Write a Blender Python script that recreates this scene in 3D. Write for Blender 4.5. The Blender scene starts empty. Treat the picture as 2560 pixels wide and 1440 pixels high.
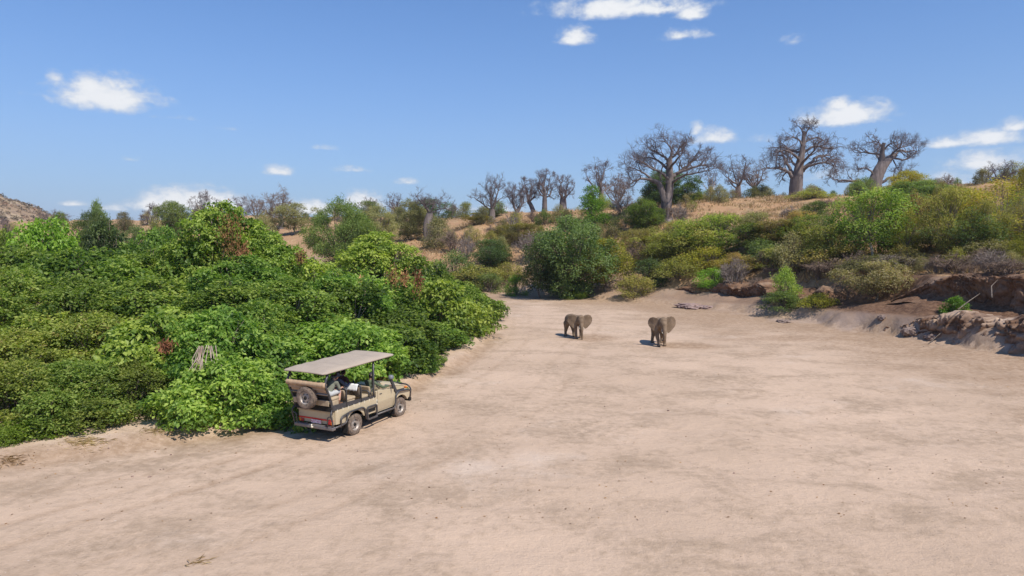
import bpy, bmesh, math, random
import numpy as np
from mathutils import Vector, Matrix

# ------------------------------------------------------------------ camera, sky, sun, exposure
SC = bpy.context.scene
COL = SC.collection
F_PX, CAM_H, PITCH = 1707.0, 7.26, math.atan(130 / 1707.0)
cam_data = bpy.data.cameras.new('camera')
cam_data.lens = 24.0
cam_data.sensor_width = 36.0
cam_data.clip_start = 0.2
cam_data.clip_end = 20000
cam = bpy.data.objects.new('camera', cam_data)
COL.objects.link(cam)
cam.location = (0, 0, CAM_H)
cam.rotation_euler = (math.pi / 2 - PITCH, 0, 0)
SC.camera = cam

SUN_EL = math.radians(53)
SUN_AZ = np.array([0.66, -0.75])
SUN_AZ = SUN_AZ / np.linalg.norm(SUN_AZ)
sun_dir = Vector((SUN_AZ[0] * math.cos(SUN_EL), SUN_AZ[1] * math.cos(SUN_EL), math.sin(SUN_EL)))
sun_data = bpy.data.lights.new('sun', 'SUN')
sun_data.energy = 5.0
sun_data.angle = math.radians(0.53)
sun_data.color = (1.0, 0.945, 0.86)
sun = bpy.data.objects.new('sun', sun_data)
COL.objects.link(sun)
sun.rotation_euler = sun_dir.to_track_quat('Z', 'Y').to_euler()

SC.view_settings.view_transform = 'Standard'
SC.view_settings.look = 'None'
SC.view_settings.exposure = 0.12
SC.view_settings.gamma = 1.0
SC.view_settings.use_curve_mapping = False
SC.cycles.use_denoising = True
SC.cycles.max_bounces = 6
SC.cycles.diffuse_bounces = 3
SC.cycles.transparent_max_bounces = 6

SKY_STRENGTH = 0.09
world = bpy.data.worlds.new('World')
SC.world = world
world.use_nodes = True


class NT:
    """small node-tree helper"""
    def __init__(self, tree):
        self.t = tree
        tree.nodes.clear()

    def n(self, typ, **kw):
        nd = self.t.nodes.new(typ)
        for k, v in kw.items():
            setattr(nd, k, v)
        return nd

    def lk(self, a, b):
        self.t.links.new(a, b)

    def put(self, sock, v):
        if hasattr(v, 'is_linked') or hasattr(v, 'links'):
            self.lk(v, sock)
        else:
            sock.default_value = v

    def math(self, op, a, b=None, c=None, clamp=False):
        nd = self.n('ShaderNodeMath', operation=op, use_clamp=clamp)
        self.put(nd.inputs[0], a)
        if b is not None:
            self.put(nd.inputs[1], b)
        if c is not None:
            self.put(nd.inputs[2], c)
        return nd.outputs[0]

    def step(self, v, lo, hi):
        nd = self.n('ShaderNodeMapRange', interpolation_type='SMOOTHSTEP')
        self.put(nd.inputs[0], v)
        nd.inputs[1].default_value = lo
        nd.inputs[2].default_value = hi
        return nd.outputs[0]

    def mix(self, fac, a, b, blend='MIX'):
        nd = self.n('ShaderNodeMix', data_type='RGBA', blend_type=blend)
        self.put(nd.inputs[0], fac)
        for s, v in ((nd.inputs[6], a), (nd.inputs[7], b)):
            if isinstance(v, (tuple, list)):
                s.default_value = (v[0], v[1], v[2], 1)
            else:
                self.lk(v, s)
        return nd.outputs[2]

    def noise(self, vec, scale, detail=4, rough=0.55, dist=0.0):
        nd = self.n('ShaderNodeTexNoise')
        if vec is not None:
            self.lk(vec, nd.inputs['Vector'])
        nd.inputs['Scale'].default_value = scale
        nd.inputs['Detail'].default_value = detail
        nd.inputs['Roughness'].default_value = rough
        nd.inputs['Distortion'].default_value = dist
        return nd.outputs['Fac']

    def mapv(self, vec, scale=(1, 1, 1), rot=(0, 0, 0), loc=(0, 0, 0)):
        nd = self.n('ShaderNodeMapping')
        self.lk(vec, nd.inputs[0])
        nd.inputs[1].default_value = loc
        nd.inputs[2].default_value = rot
        nd.inputs[3].default_value = scale
        return nd.outputs[0]


w = NT(world.node_tree)
sky = w.n('ShaderNodeTexSky', sky_type='NISHITA')
sky.sun_disc = False
sky.sun_elevation = SUN_EL
sky.sun_rotation = math.atan2(SUN_AZ[0], SUN_AZ[1])
sky.altitude = 500
sky.air_density = 1.0
sky.dust_density = 0.6
sky.ozone_density = 1.6
tc = w.n('ShaderNodeTexCoord')
sep = w.n('ShaderNodeSeparateXYZ')
w.lk(tc.outputs['Generated'], sep.inputs[0])
# tropospheric whitening towards the horizon
elev = w.math('ARCSINE', sep.outputs[2])
azim = w.math('ARCTAN2', sep.outputs[0], sep.outputs[1])
pale = w.math('POWER', 2.718, w.math('MULTIPLY', w.math('MAXIMUM', elev, 0.0), -5.2))
sky_col = w.mix(w.math('MULTIPLY', pale, w.math('SUBTRACT', 0.93, w.math('MULTIPLY', w.math('MINIMUM', w.math('MAXIMUM', azim, -0.8), 0.8), 0.12))), w.mix(1.0, sky.outputs[0], (0.56, 1.07, 1.62), 'MULTIPLY'), (4.15, 5.05, 6.85))
# fair-weather cumulus: azimuth/elevation ellipses eroded by noise (radians)
cvec = w.n('ShaderNodeCombineXYZ')
w.lk(azim, cvec.inputs[0])
w.lk(elev, cvec.inputs[1])
warp_n = w.n('ShaderNodeTexNoise')
w.lk(w.mapv(cvec.outputs[0], (1, 1.5, 1)), warp_n.inputs['Vector'])
warp_n.inputs['Scale'].default_value = 24
warp_n.inputs['Detail'].default_value = 3


def px2azel(px, py):
    d = np.array([0, math.cos(PITCH), -math.sin(PITCH)]) + np.array([1., 0, 0]) * (px - 1280) / F_PX \
        + np.array([0, math.sin(PITCH), math.cos(PITCH)]) * (720 - py) / F_PX
    d /= np.linalg.norm(d)
    return math.atan2(d[0], d[1]), math.asin(d[2])


CLOUDS = [  # az, el from the picture; half width, half height (px), strength, base steepness
    (270, 226, 140, 62, 1.0), (225, 205, 62, 40, 0.9), (345, 245, 80, 20, 0.7), (142, 190, 28, 20, 0.45), (95, 233, 45, 14, 0.25),
    (1550, 8, 190, 40, 0.9), (1440, 88, 46, 30, 0.95), (1730, 28, 42, 24, 0.85), (1712, 82, 66, 20, 0.6), (1660, 15, 80, 24, .7), (1985, 97, 34, 16, 0.3),
    (2112, 278, 118, 46, 1.0), (2100, 255, 40, 30, .9), (2040, 300, 60, 16, 0.6), (1780, 338, 66, 28, 0.85), (1740, 322, 20, 26, 0.8),
    (2480, 335, 90, 34, 0.95), (2535, 310, 46, 26, 1.0), (2380, 352, 66, 20, 0.75), (2475, 400, 130, 36, 0.75), (2430, 440, 190, 40, 0.55),
    (700, 425, 48, 19, 0.75), (880, 422, 50, 11, 0.5), (1022, 452, 30, 12, 0.6), (800, 368, 45, 9, 0.4), (450, 293, 66, 8, 0.3), (326, 396, 22, 9, 0.4), (575, 320, 36, 7, 0.22),
    (490, 492, 130, 44, 1.25), (400, 508, 100, 30, 1.1), (290, 518, 60, 16, 0.7), (560, 505, 90, 24, 0.7), (190, 508, 50, 9, .5), (910, 496, 56, 34, 1.1), (770, 516, 80, 30, 1.0),
    (1230, 520, 120, 16, .5), (1900, 345, 30, 14, .25), (2060, 430, 90, 24, .25)]
dens = None
for (px, py, rw, rh, st) in CLOUDS:
    a0, e0 = px2azel(px, py)
    cs = (math.cos(a0) ** 1)
    ra = rw / F_PX * math.cos(a0) ** 2
    re = rh / F_PX * math.cos(a0)
    sx = w.math('MULTIPLY', w.math('SUBTRACT', azim, a0), 1 / ra)
    dy = w.math('MULTIPLY', w.math('SUBTRACT', elev, e0 - 0.35 * re), 1 / re)
    sy = w.math('MAXIMUM', dy, w.math('MULTIPLY', dy, -2.3))
    cc = w.n('ShaderNodeCombineXYZ')
    w.lk(sx, cc.inputs[0])
    w.lk(sy, cc.inputs[1])
    ln = w.n('ShaderNodeVectorMath', operation='LENGTH')
    w.lk(cc.outputs[0], ln.inputs[0])
    fld = w.math('MULTIPLY', w.math('SUBTRACT', 1.28, ln.outputs['Value']), st)
    dens = fld if dens is None else w.math('MAXIMUM', dens, fld)
n1 = w.noise(w.mapv(cvec.outputs[0], (1, 1.6, 1)), 26, 7, 0.6, 0.3)
n2 = w.noise(w.mapv(cvec.outputs[0], (1, 1.5, 1), loc=(3, 1, 0)), 75, 5, 0.6)
er = w.math('ADD', w.math('MULTIPLY', w.math('SUBTRACT', n1, 0.5), 1.75), w.math('MULTIPLY', w.math('SUBTRACT', n2, 0.5), 0.72))
raw = w.math('ADD', dens, w.math('MULTIPLY', er, w.step(dens, -0.25, 0.12)))
cmask = w.math('MULTIPLY', w.step(raw, 0.0, 0.92), 0.97)
ccol = w.mix(w.step(raw, 0.15, 1.15), (6.6, 7.2, 8.1), (9.6, 9.7, 9.8))
final = w.mix(cmask, sky_col, ccol)
bg = w.n('ShaderNodeBackground')
w.lk(final, bg.inputs[0])
bg.inputs[1].default_value = SKY_STRENGTH
wo = w.n('ShaderNodeOutputWorld')
w.lk(bg.outputs[0], wo.inputs[0])
world.cycles.sampling_method = 'MANUAL'
world.cycles.sample_map_resolution = 512


# ------------------------------------------------------------------ helpers
def ray(px, py):
    return np.array([(px - 1280) / F_PX,
                     math.cos(PITCH) + math.sin(PITCH) * (720 - py) / F_PX,
                     -math.sin(PITCH) + math.cos(PITCH) * (720 - py) / F_PX])


def at(px, py, Y):
    """world point at distance Y in front of the drone along the sight line of a photo pixel"""
    d = ray(px, py)
    return np.array([0, 0, CAM_H]) + d * (Y / d[1])


def tag(o, label=None, cat=None, group=None, kind=None):
    for k, v in (('label', label), ('category', cat), ('group', group), ('kind', kind)):
        if v:
            o[k] = v
    return o


def empty(name, loc=(0, 0, 0), rz=0.0):
    o = bpy.data.objects.new(name, None)
    o.empty_display_size = 0.3
    COL.objects.link(o)
    o.location = loc
    o.rotation_euler = (0, 0, rz)
    return o


def link(name, me, parent=None, mat=None):
    o = bpy.data.objects.new(name, me)
    COL.objects.link(o)
    if parent is not None:
        o.parent = parent
    if mat is not None:
        if len(me.materials) == 0:
            me.materials.append(mat)
        elif me.materials[0] != mat:
            o.material_slots[0].link = 'OBJECT'
            o.material_slots[0].material = mat
    return o


def mesh_np(name, verts, tris=None, quads=None, smooth=False, attrs=None):
    """mesh from numpy arrays; attrs: {name: (type, array)} on points"""
    me = bpy.data.meshes.new(name)
    verts = np.asarray(verts, dtype=np.float32)
    parts, starts, tot = [], [], 0
    nl = 0
    for arr, k in ((tris, 3), (quads, 4)):
        if arr is not None and len(arr):
            arr = np.asarray(arr, dtype=np.int32)
            parts.append(arr.ravel())
            starts.append(np.arange(len(arr), dtype=np.int32) * k + nl)
            nl += arr.size
            tot += len(arr)
    loops = np.concatenate(parts)
    me.vertices.add(len(verts))
    me.vertices.foreach_set('co', verts.ravel())
    me.loops.add(len(loops))
    me.loops.foreach_set('vertex_index', loops)
    me.polygons.add(tot)
    me.polygons.foreach_set('loop_start', np.concatenate(starts))
    if smooth:
        me.polygons.foreach_set('use_smooth', np.ones(tot, dtype=bool))
    for k, (ty, arr) in (attrs or {}).items():
        a = me.attributes.new(k, ty, 'POINT')
        a.data.foreach_set('value' if ty == 'FLOAT' else 'color', np.asarray(arr, dtype=np.float32).ravel())
    me.update(calc_edges=True)
    return me


def hash2(ix, iy, seed):
    n = (ix.astype(np.int64) * 374761393 + iy.astype(np.int64) * 668265263 + seed * 144665) & 0x7fffffff
    n = ((n ^ (n >> 13)) * 1274126177) & 0x7fffffff
    return ((n ^ (n >> 16)) & 0xffff) / 65535.0


def vnoise(x, y, seed=0):
    ix, iy = np.floor(x), np.floor(y)
    fx, fy = x - ix, y - iy
    fx, fy = fx * fx * (3 - 2 * fx), fy * fy * (3 - 2 * fy)
    a, b = hash2(ix, iy, seed), hash2(ix + 1, iy, seed)
    c, d = hash2(ix, iy + 1, seed), hash2(ix + 1, iy + 1, seed)
    return (a + (b - a) * fx) * (1 - fy) + (c + (d - c) * fx) * fy - 0.5


def fbm(x, y, seed=0, oct=4, gain=0.5):
    v, a = 0, 1.0
    for o in range(oct):
        v = v + a * vnoise(x, y, seed + o * 17)
        x, y, a = x * 2.03 + 5.1, y * 2.03 + 1.7, a * gain
    return v


def cells(x, y, seed=0):
    """distance to the nearest and second nearest of scattered points (rounded lumps with cracks between)"""
    ix, iy = np.floor(x), np.floor(y)
    d1, d2 = np.full(np.shape(x), 9.0), np.full(np.shape(x), 9.0)
    for a in (-1, 0, 1):
        for b in (-1, 0, 1):
            cx, cy = ix + a, iy + b
            d = np.hypot(cx + hash2(cx, cy, seed) - x, cy + hash2(cx, cy, seed + 7) - y)
            d2 = np.where(d < d1, d1, np.minimum(d2, d))
            d1 = np.minimum(d1, d)
    return d1, d2


def sstep(v, a, b):
    t = np.clip((v - a) / (b - a), 0, 1)
    return t * t * (3 - 2 * t)


# ------------------------------------------------------------------ terrain
def catmull(P, n=14):
    P = np.array(P, float)
    Q = np.vstack([2 * P[0] - P[1], P, 2 * P[-1] - P[-2]])
    out = []
    for i in range(1, len(Q) - 2):
        for t in np.linspace(0, 1, n, endpoint=False):
            a, b, c, d = Q[i - 1], Q[i], Q[i + 1], Q[i + 2]
            out.append(0.5 * (2 * b + (c - a) * t + (2 * a - 5 * b + 4 * c - d) * t * t + (3 * b - a - 3 * c + d) * t ** 3))
    out.append(P[-1])
    return np.array(out)


BANK = catmull([(40, -60), (35, 0), (32.5, 25), (30.2, 41), (26.0, 50.5), (22.8, 59.5), (19.8, 67), (16.2, 72), (12.0, 77), (6.5, 82),
                (-2, 87.5), (-20, 99), (-50, 121), (-100, 152), (-210, 195), (-600, 290), (-1500, 420)])
SHELF = catmull([(-60, -10), (-26, 14), (-15.9, 21.2), (-11.9, 23.8), (-8.9, 25.8), (-5.6, 30), (-3.7, 34.5), (-2.2, 41), (-1.45, 50),
                 (-1.6, 66), (-4, 79), (-22, 92), (-55, 113), (-110, 143), (-230, 184), (-620, 276)], 10)


def poly_sd(x, y, P):
    """signed distance (positive on the right of the travel direction) and arclength parameter"""
    x, y = np.asarray(x, float).ravel(), np.asarray(y, float).ravel()
    A, B = P[:-1], P[1:]
    D = B - A
    L = np.sqrt((D ** 2).sum(1))
    cum = np.concatenate([[0], np.cumsum(L)])
    best = np.full(x.shape, 1e18)
    sd, tt = np.zeros_like(best), np.zeros_like(best)
    for i in range(len(A)):
        px, py = x - A[i, 0], y - A[i, 1]
        u = np.clip((px * D[i, 0] + py * D[i, 1]) / L[i] ** 2, 0, 1)
        dx, dy = px - u * D[i, 0], py - u * D[i, 1]
        d2 = dx * dx + dy * dy
        m = d2 < best
        best[m] = d2[m]
        cr = D[i, 0] * py - D[i, 1] * px
        sd[m] = np.where(cr[m] < 0, 1, -1) * np.sqrt(d2[m])
        tt[m] = cum[i] + u[m] * L[i]
    return sd, tt


_T = lambda x, y: float(poly_sd([x], [y], BANK)[1][0])
T_NEAR, T_MID, T_FAR = _T(30.2, 41), _T(14, 75), _T(-20, 99)
S_K = np.array([-1e5, -6, -1.5, 0, 1, 2.5, 5, 6.2, 8, 12, 20, 30, 45, 60, 80, 100, 200, 400, 5000])
Z_NEAR = np.array([0, 0, .06, .2, 1.5, 1.9, 2.5, 4.5, 4.8, 5.3, 6.2, 8, 11, 13.6, 16.2, 18, 21, 24, 40])
Z_MID = np.array([0, 0, .02, .12, .5, .8, 1.5, 2.5, 3.3, 4.5, 6.7, 9, 11.8, 13.7, 15.4, 16.6, 18, 20, 30])
Z_FAR = np.array([0, 0, .02, .2, .8, 1.5, 2.6, 3.2, 3.8, 4.9, 6.8, 8.8, 10.8, 12.0, 12.8, 13.0, 13.5, 14, 14])
TRACKS = [catmull(P_, 10) for P_ in (
    [(-30, 2), (-18, 11), (-11, 18), (-6.9, 24.2), (-5.2, 27.6)], [(-26, -4), (-13.5, 9), (-4.5, 19.5), (1, 30), (4.5, 46), (7, 62), (4, 78), (-8, 90)],
    [(-34, 9), (-20, 16.6), (-11.5, 21.2), (-6.0, 27), (-2.2, 36), (0.6, 50), (.8, 70)])]


def ruts(x, y):
    """depth of old wheel ruts, 0..1"""
    v = np.zeros(np.shape(x))
    for i, P_ in enumerate(TRACKS):
        d, _ = poly_sd(x, y, P_)
        d = d + fbm(x / 3., y / 3., 400 + i, 2) * .25
        v = np.maximum(v, np.exp(-((np.abs(d) - .72) / .15) ** 2) * (.9 if i == 0 else .4) * (.45 + .55 * sstep(fbm(x / 4., y / 4., 410 + i, 2), -.25, .1)))
    return v


MOUNDS = [(11.2, 45.2, .5, .16), (12.2, 45.0, .7, .12), (6.0, 48.4, .8, .14), (5.2, 47.7, .45, .1), (10.3, 45.0, .5, .07)]


def terrain(x, y):
    shp = np.shape(x)
    x, y = np.asarray(x, float).ravel(), np.asarray(y, float).ravel()
    r = np.hypot(x, y)
    s, t = poly_sd(x, y, BANK)
    near = sstep(s, -12, 0)
    s2 = s + near * (fbm(x / 7.0, y / 7.0, 3, 4) * 2.6 + fbm(x / 1.7, y / 1.7, 9, 3) * 0.5) * sstep(90 - s, 0, 60)
    zn, zm, zf = (np.interp(s2, S_K, Z) for Z in (Z_NEAR, Z_MID, Z_FAR))
    a = sstep(t, T_NEAR + 4, T_MID - 4)
    b = sstep(t, T_MID + 2, T_FAR)
    z = zn * (1 - a) + zm * a * (1 - b) + zf * b
    on = sstep(s, 0, 4)
    z = z + on * (fbm(x / 22., y / 22., 21, 4) * 2.2 * sstep(s, 6, 30) + fbm(x / 3., y / 3., 5, 4) * 0.55)
    q, _ = poly_sd(x, y, SHELF)
    left = -q
    left = left + fbm(x / 3., y / 3., 31, 3) * 1.2
    z = z + (sstep(left, 0, 1.1) * 0.32 + sstep(left, 1, 16) * 0.8) * (s < 0) * sstep(-s, 2, 14)
    bed = 1 - on
    z = z + bed * (fbm(x / 14., y / 14., 41, 3) * 0.16 + fbm(x / 2.2, y / 1.4, 43, 4) * 0.05 + fbm(x / .5, y / .4, 47, 2) * 0.016)
    near_ = (r < 100) & (np.abs(x) < 60)
    rt = np.zeros_like(z)
    rt[near_] = ruts(x[near_], y[near_])
    z = z - rt * .035 * bed
    for (mx, my, mr, mh) in MOUNDS:
        z = z + mh * np.exp(-((x - mx) ** 2 + ((y - my) * 1.3) ** 2) / mr ** 2) * (0.6 + fbm(x * 4, y * 4, 77, 2))
    # far hill on the left
    hr = np.hypot(x + 600, y - 500)
    cone = np.maximum(0, 1 - hr / 248.0)
    z = z + 112 * cone * (0.95 + 0.22 * fbm(x / 60., y / 60., 61, 4)) + sstep(cone, 0, .05) * fbm(x / 16., y / 16., 63, 3) * 4
    # land behind and far out stays low
    return z.reshape(shp), s2.reshape(shp), left.reshape(shp), cone.reshape(shp)


def tz(x, y):
    return float(terrain(np.array([x]), np.array([y]))[0][0])


ang = np.concatenate([np.arange(-47, 47.01, 0.2), np.arange(50, 310, 5)])
ang = np.radians(ang)
rad = [5.0]
while rad[-1] < 980:
    rr = rad[-1]
    rad.append(rr * (1.03 if rr < 12 else 1.0085 if rr < 125 else 1.022 if rr < 900 else 1.08))
rad = np.array(rad)
AA, RR = np.meshgrid(ang, rad)
GX, GY = RR * np.sin(AA), RR * np.cos(AA)
GZ, GS, GL, GC = terrain(GX, GY)
nr, na = GX.shape
idx = np.arange(nr * na).reshape(nr, na)
nxt = np.roll(idx, -1, axis=1)
quads = np.stack([idx[:-1], nxt[:-1], nxt[1:], idx[1:]], -1).reshape(-1, 4)[:, ::-1]
gv = np.stack([GX, GY, GZ], -1).reshape(-1, 3)
# soil kinds painted on the ground: R dry grass slope, G dark bank soil with shade coloured in, B brown litter strip, A pale grey clay
gx, gy, gs, gl, gc = GX.ravel(), GY.ravel(), GS.ravel(), GL.ravel(), GC.ravel()
_gs, _gt = poly_sd(gx, gy, BANK)
nearw = 1 - sstep(_gt, T_NEAR + 8, T_MID)
zr = sstep(gs + fbm(gx / 2.5, gy / 2.5, 81, 3) * 4, 4.5, 8.5)
zg = sstep(gs, 0.3, 1.8) * (1 - sstep(gs, 7, 9)) * (0.55 + 0.45 * nearw)
zb = sstep(gs + fbm(gx / 5, gy / 3, 83, 4) * 7, -13, -3) * (1 - sstep(gs, 0, 2)) + \
    0.9 * sstep(-np.abs(gl - 0.15 + fbm(gx / 2, gy / 2, 85, 2)), -1.0, -0.1) * (gs < -3)
for (mx, my, mr, mh) in MOUNDS:
    zb = zb + 2.2 * np.exp(-((gx - mx) ** 2 + ((gy - my) * 1.0) ** 2) / (mr * 1.5) ** 2)
_n = (np.hypot(gx, gy) < 100) & (np.abs(gx) < 60)
_rt = np.zeros_like(zb)
_rt[_n] = ruts(gx[_n], gy[_n])
zb = zb + _rt * .75
za = sstep(gs + fbm(gx / 3, gy / 3, 87, 3) * 3, -1.0, 0.6) * (1 - sstep(gs, 2.2, 4.5)) * (0.02 + 0.55 * nearw) * (.3 + 1.4 * np.clip(fbm(gx / 1.2, gy / 1.2, 88, 3) + .25, 0, 1))
zone = np.clip(np.stack([zr, zg, zb, za], -1), 0, 1)
qs = gs[quads].mean(1)
qc = gc[quads].mean(1)
qr = np.hypot(gx, gy)[quads].mean(1)
k_hill = (qc > 0.01)
k_bank = (qs > 0.2) & (qs < 7.5) & (qr < 200) & ~k_hill
k_slope = (qs >= 7.5) | ((qs > 0.2) & (qr >= 200))
k_slope &= ~k_hill
k_bed = ~(k_hill | k_bank | k_slope)


def ground_material(name, sand=(.484, .348, .246)):
    m = bpy.data.materials.new(name)
    m.use_nodes = True
    g = NT(m.node_tree)
    geo = g.n('ShaderNodeNewGeometry')
    P = geo.outputs['Position']
    at_ = g.n('ShaderNodeAttribute', attribute_name='zone')
    sp = g.n('ShaderNodeSeparateColor')
    g.lk(at_.outputs['Color'], sp.inputs[0])
    R_, G_, B_ = sp.outputs
    A_ = at_.outputs['Alpha']
    flow = g.mapv(P, (0.75, 1.05, 1), (0, 0, math.radians(35)))
    big = g.noise(P, 0.11, 4, 0.6)
    mid = g.noise(flow, 0.42, 6, 0.66, 0.5)
    fine = g.noise(P, 3.2, 6, 0.72)
    grit = g.noise(P, 17, 4, 0.75)
    strk = g.noise(g.mapv(P, (0.5, 1.5, 1), (0, 0, math.radians(58))), 1.6, 6, 0.72, 0.3)
    c = g.mix(g.step(big, 0.3, 0.72), sand, (sand[0] * 1.17, sand[1] * 1.18, sand[2] * 1.2))
    c = g.mix(g.math('MULTIPLY', g.step(mid, 0.46, 0.74), 0.3), c, (.345, .25, .168))
    spk = g.math('MULTIPLY', g.step(g.math('ADD', g.math('MULTIPLY', mid, 0.6), g.math('MULTIPLY', fine, 0.55)), 0.52, 0.72), 0.5)
    tramp = g.math('MULTIPLY', g.step(g.noise(g.mapv(P, loc=(31, 4, 0)), 0.17, 6, 0.68, 0.4), 0.5, 0.66), g.step(g.math('ADD', fine, g.math('MULTIPLY', grit, 0.5)), 0.52, 0.98))
    c = g.mix(g.math('MULTIPLY', tramp, 0.42), c, (.255, .185, .12))
    palep = g.step(g.noise(g.mapv(P, loc=(3, 44, 0)), 0.12, 5, 0.65), 0.56, 0.7)
    c = g.mix(g.math('MULTIPLY', palep, 0.4), c, (.60, .49, .40))
    c = g.mix(spk, c, (.27, .19, .125))
    c = g.mix(g.math('MULTIPLY', g.step(strk, 0.55, 0.8), 0.4), c, (.33, .235, .165))
    c = g.mix(g.math('MULTIPLY', g.step(grit, 0.58, 0.8), 0.6), c, (.20, .14, .095))
    c = g.mix(g.math('MULTIPLY', g.step(g.noise(P, 1.1, 5, 0.75), 0.66, 0.78), 0.6), c, (.40, .21, .10))
    c = g.mix(g.math('MULTIPLY', g.step(g.noise(P, 9.0, 2, 0.5), 0.735, 0.77), 0.8), c, (.12, .07, .045))
    c = g.mix(g.math('MULTIPLY', g.step(g.noise(g.mapv(P, loc=(7, 3, 0)), 11.0, 2, 0.5), 0.75, 0.79), 0.7), c, (.75, .68, .6))
    # litter strip
    lit = g.math('MULTIPLY', B_, g.step(g.math('ADD', fine, g.math('MULTIPLY', strk, 0.5)), 0.5, 0.95))
    c = g.mix(g.math('MULTIPLY', lit, .8), c, (.27, .17, .10))
    c = g.mix(g.math('MULTIPLY', B_, 0.35), c, (.30, .20, .125))
    # pale clay
    c = g.mix(g.math('MULTIPLY', A_, 0.75), c, g.mix(fine, (.30, .225, .195), (.44, .355, .32)))
    # dark bank soil, deepened to carry the shade of the cut faces
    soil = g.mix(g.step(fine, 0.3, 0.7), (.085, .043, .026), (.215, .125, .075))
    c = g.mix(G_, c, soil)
    # dry grass slope
    gr = g.mix(g.step(fine, 0.3, 0.72), (.27, .145, .07), (.52, .36, .20))
    gr = g.mix(g.step(g.noise(P, 0.35, 4, 0.6), 0.42, 0.62), gr, g.mix(grit, (.30, .165, .085), (.44, .27, .15)))
    gr = g.mix(g.math('MULTIPLY', g.step(g.noise(P, 0.21, 5, 0.7), 0.52, 0.68), 0.6), gr, (.20, .145, .085))
    c = g.mix(R_, c, gr)
    bs = g.n('ShaderNodeBsdfPrincipled')
    g.lk(c, bs.inputs['Base Color'])
    bs.inputs['Roughness'].default_value = 0.92
    bs.inputs['Specular IOR Level'].default_value = 0.15
    bmp = g.n('ShaderNodeBump')
    bmp.inputs['Strength'].default_value = 0.6
    bmp.inputs['Distance'].default_value = 0.1
    g.lk(g.math('ADD', g.math('ADD', fine, g.math('MULTIPLY', grit, 0.35)), g.math('MULTIPLY', strk, 0.7)), bmp.inputs['Height'])
    g.lk(bmp.outputs[0], bs.inputs['Normal'])
    o = g.n('ShaderNodeOutputMaterial')
    g.lk(bs.outputs[0], o.inputs[0])
    return m


M_GROUND = ground_material('river_sand_and_soil')


def hill_material():
    m = bpy.data.materials.new('dry_hill')
    m.use_nodes = True
    g = NT(m.node_tree)
    P = g.n('ShaderNodeNewGeometry').outputs['Position']
    a = g.noise(P, 0.035, 6, 0.7)
    b = g.noise(P, 0.16, 5, 0.7)
    c = g.mix(g.step(a, 0.35, 0.65), (.27, .175, .095), (.38, .28, .165))
    c = g.mix(g.step(b, 0.48, 0.66), c, (.20, .135, .09))
    c = g.mix(g.math('MULTIPLY', g.step(g.noise(P, 0.09, 4, 0.7), .55, .7), .6), c, (.42, .32, .27))
    bs = g.n('ShaderNodeBsdfPrincipled')
    g.lk(c, bs.inputs['Base Color'])
    bs.inputs['Roughness'].default_value = 0.95
    o = g.n('ShaderNodeOutputMaterial')
    g.lk(bs.outputs[0], o.inputs[0])
    return m


for nm, mk, mt, lab in (('dry_riverbed', k_bed, M_GROUND, None), ('river_bank', k_bank, M_GROUND, None),
                        ('hillside', k_slope, M_GROUND, None), ('hill', k_hill, hill_material(), None)):
    q = quads[mk]
    if not len(q):
        continue
    u, inv = np.unique(q, return_inverse=True)
    me = mesh_np(nm, gv[u], quads=inv.reshape(-1, 4), smooth=True, attrs={'zone': ('FLOAT_COLOR', zone[u])})
    tag(link(nm, me, None, mt), kind='structure')


# ------------------------------------------------------------------ vegetation materials
def leaf_material(name, dark, mid, light, gloss=0.42, trans=0.3, dry=None):
    m = bpy.data.materials.new(name)
    m.use_nodes = True
    g = NT(m.node_tree)
    a = g.n('ShaderNodeAttribute', attribute_name='tint')
    oi = g.n('ShaderNodeObjectInfo')
    rmp = g.n('ShaderNodeValToRGB')
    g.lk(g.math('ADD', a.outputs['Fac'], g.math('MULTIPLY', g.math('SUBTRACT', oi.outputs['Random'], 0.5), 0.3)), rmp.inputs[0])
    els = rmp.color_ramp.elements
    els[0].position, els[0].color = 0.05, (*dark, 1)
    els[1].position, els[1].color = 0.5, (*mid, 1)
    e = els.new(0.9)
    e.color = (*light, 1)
    col = rmp.outputs[0]
    if dry:
        e2 = els.new(0.985)
        e2.color = (*dry, 1)
    hsv = g.n('ShaderNodeHueSaturation')
    g.lk(col, hsv.inputs['Color'])
    r2 = g.math('FRACT', g.math('MULTIPLY', oi.outputs['Random'], 7.31))
    hsv.inputs['Saturation'].default_value = 1.0
    g.lk(g.math('ADD', 0.478, g.math('MULTIPLY', r2, 0.036)), hsv.inputs['Hue'])
    g.lk(g.math('ADD', 0.74, g.math('MULTIPLY', oi.outputs['Random'], 0.46)), hsv.inputs['Value'])
    bs = g.n('ShaderNodeBsdfPrincipled')
    g.lk(hsv.outputs[0], bs.inputs['Base Color'])
    bs.inputs['Roughness'].default_value = gloss
    bs.inputs['Specular IOR Level'].default_value = 0.3
    tr = g.n('ShaderNodeBsdfTranslucent')
    g.lk(g.mix(1.0, hsv.outputs[0], (1.35, 1.5, 0.6), 'MULTIPLY'), tr.inputs[0])
    mx = g.n('ShaderNodeMixShader')
    mx.inputs[0].default_value = trans
    g.lk(bs.outputs[0], mx.inputs[1])
    g.lk(tr.outputs[0], mx.inputs[2])
    o = g.n('ShaderNodeOutputMaterial')
    g.lk(mx.outputs[0], o.inputs[0])
    return m


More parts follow.
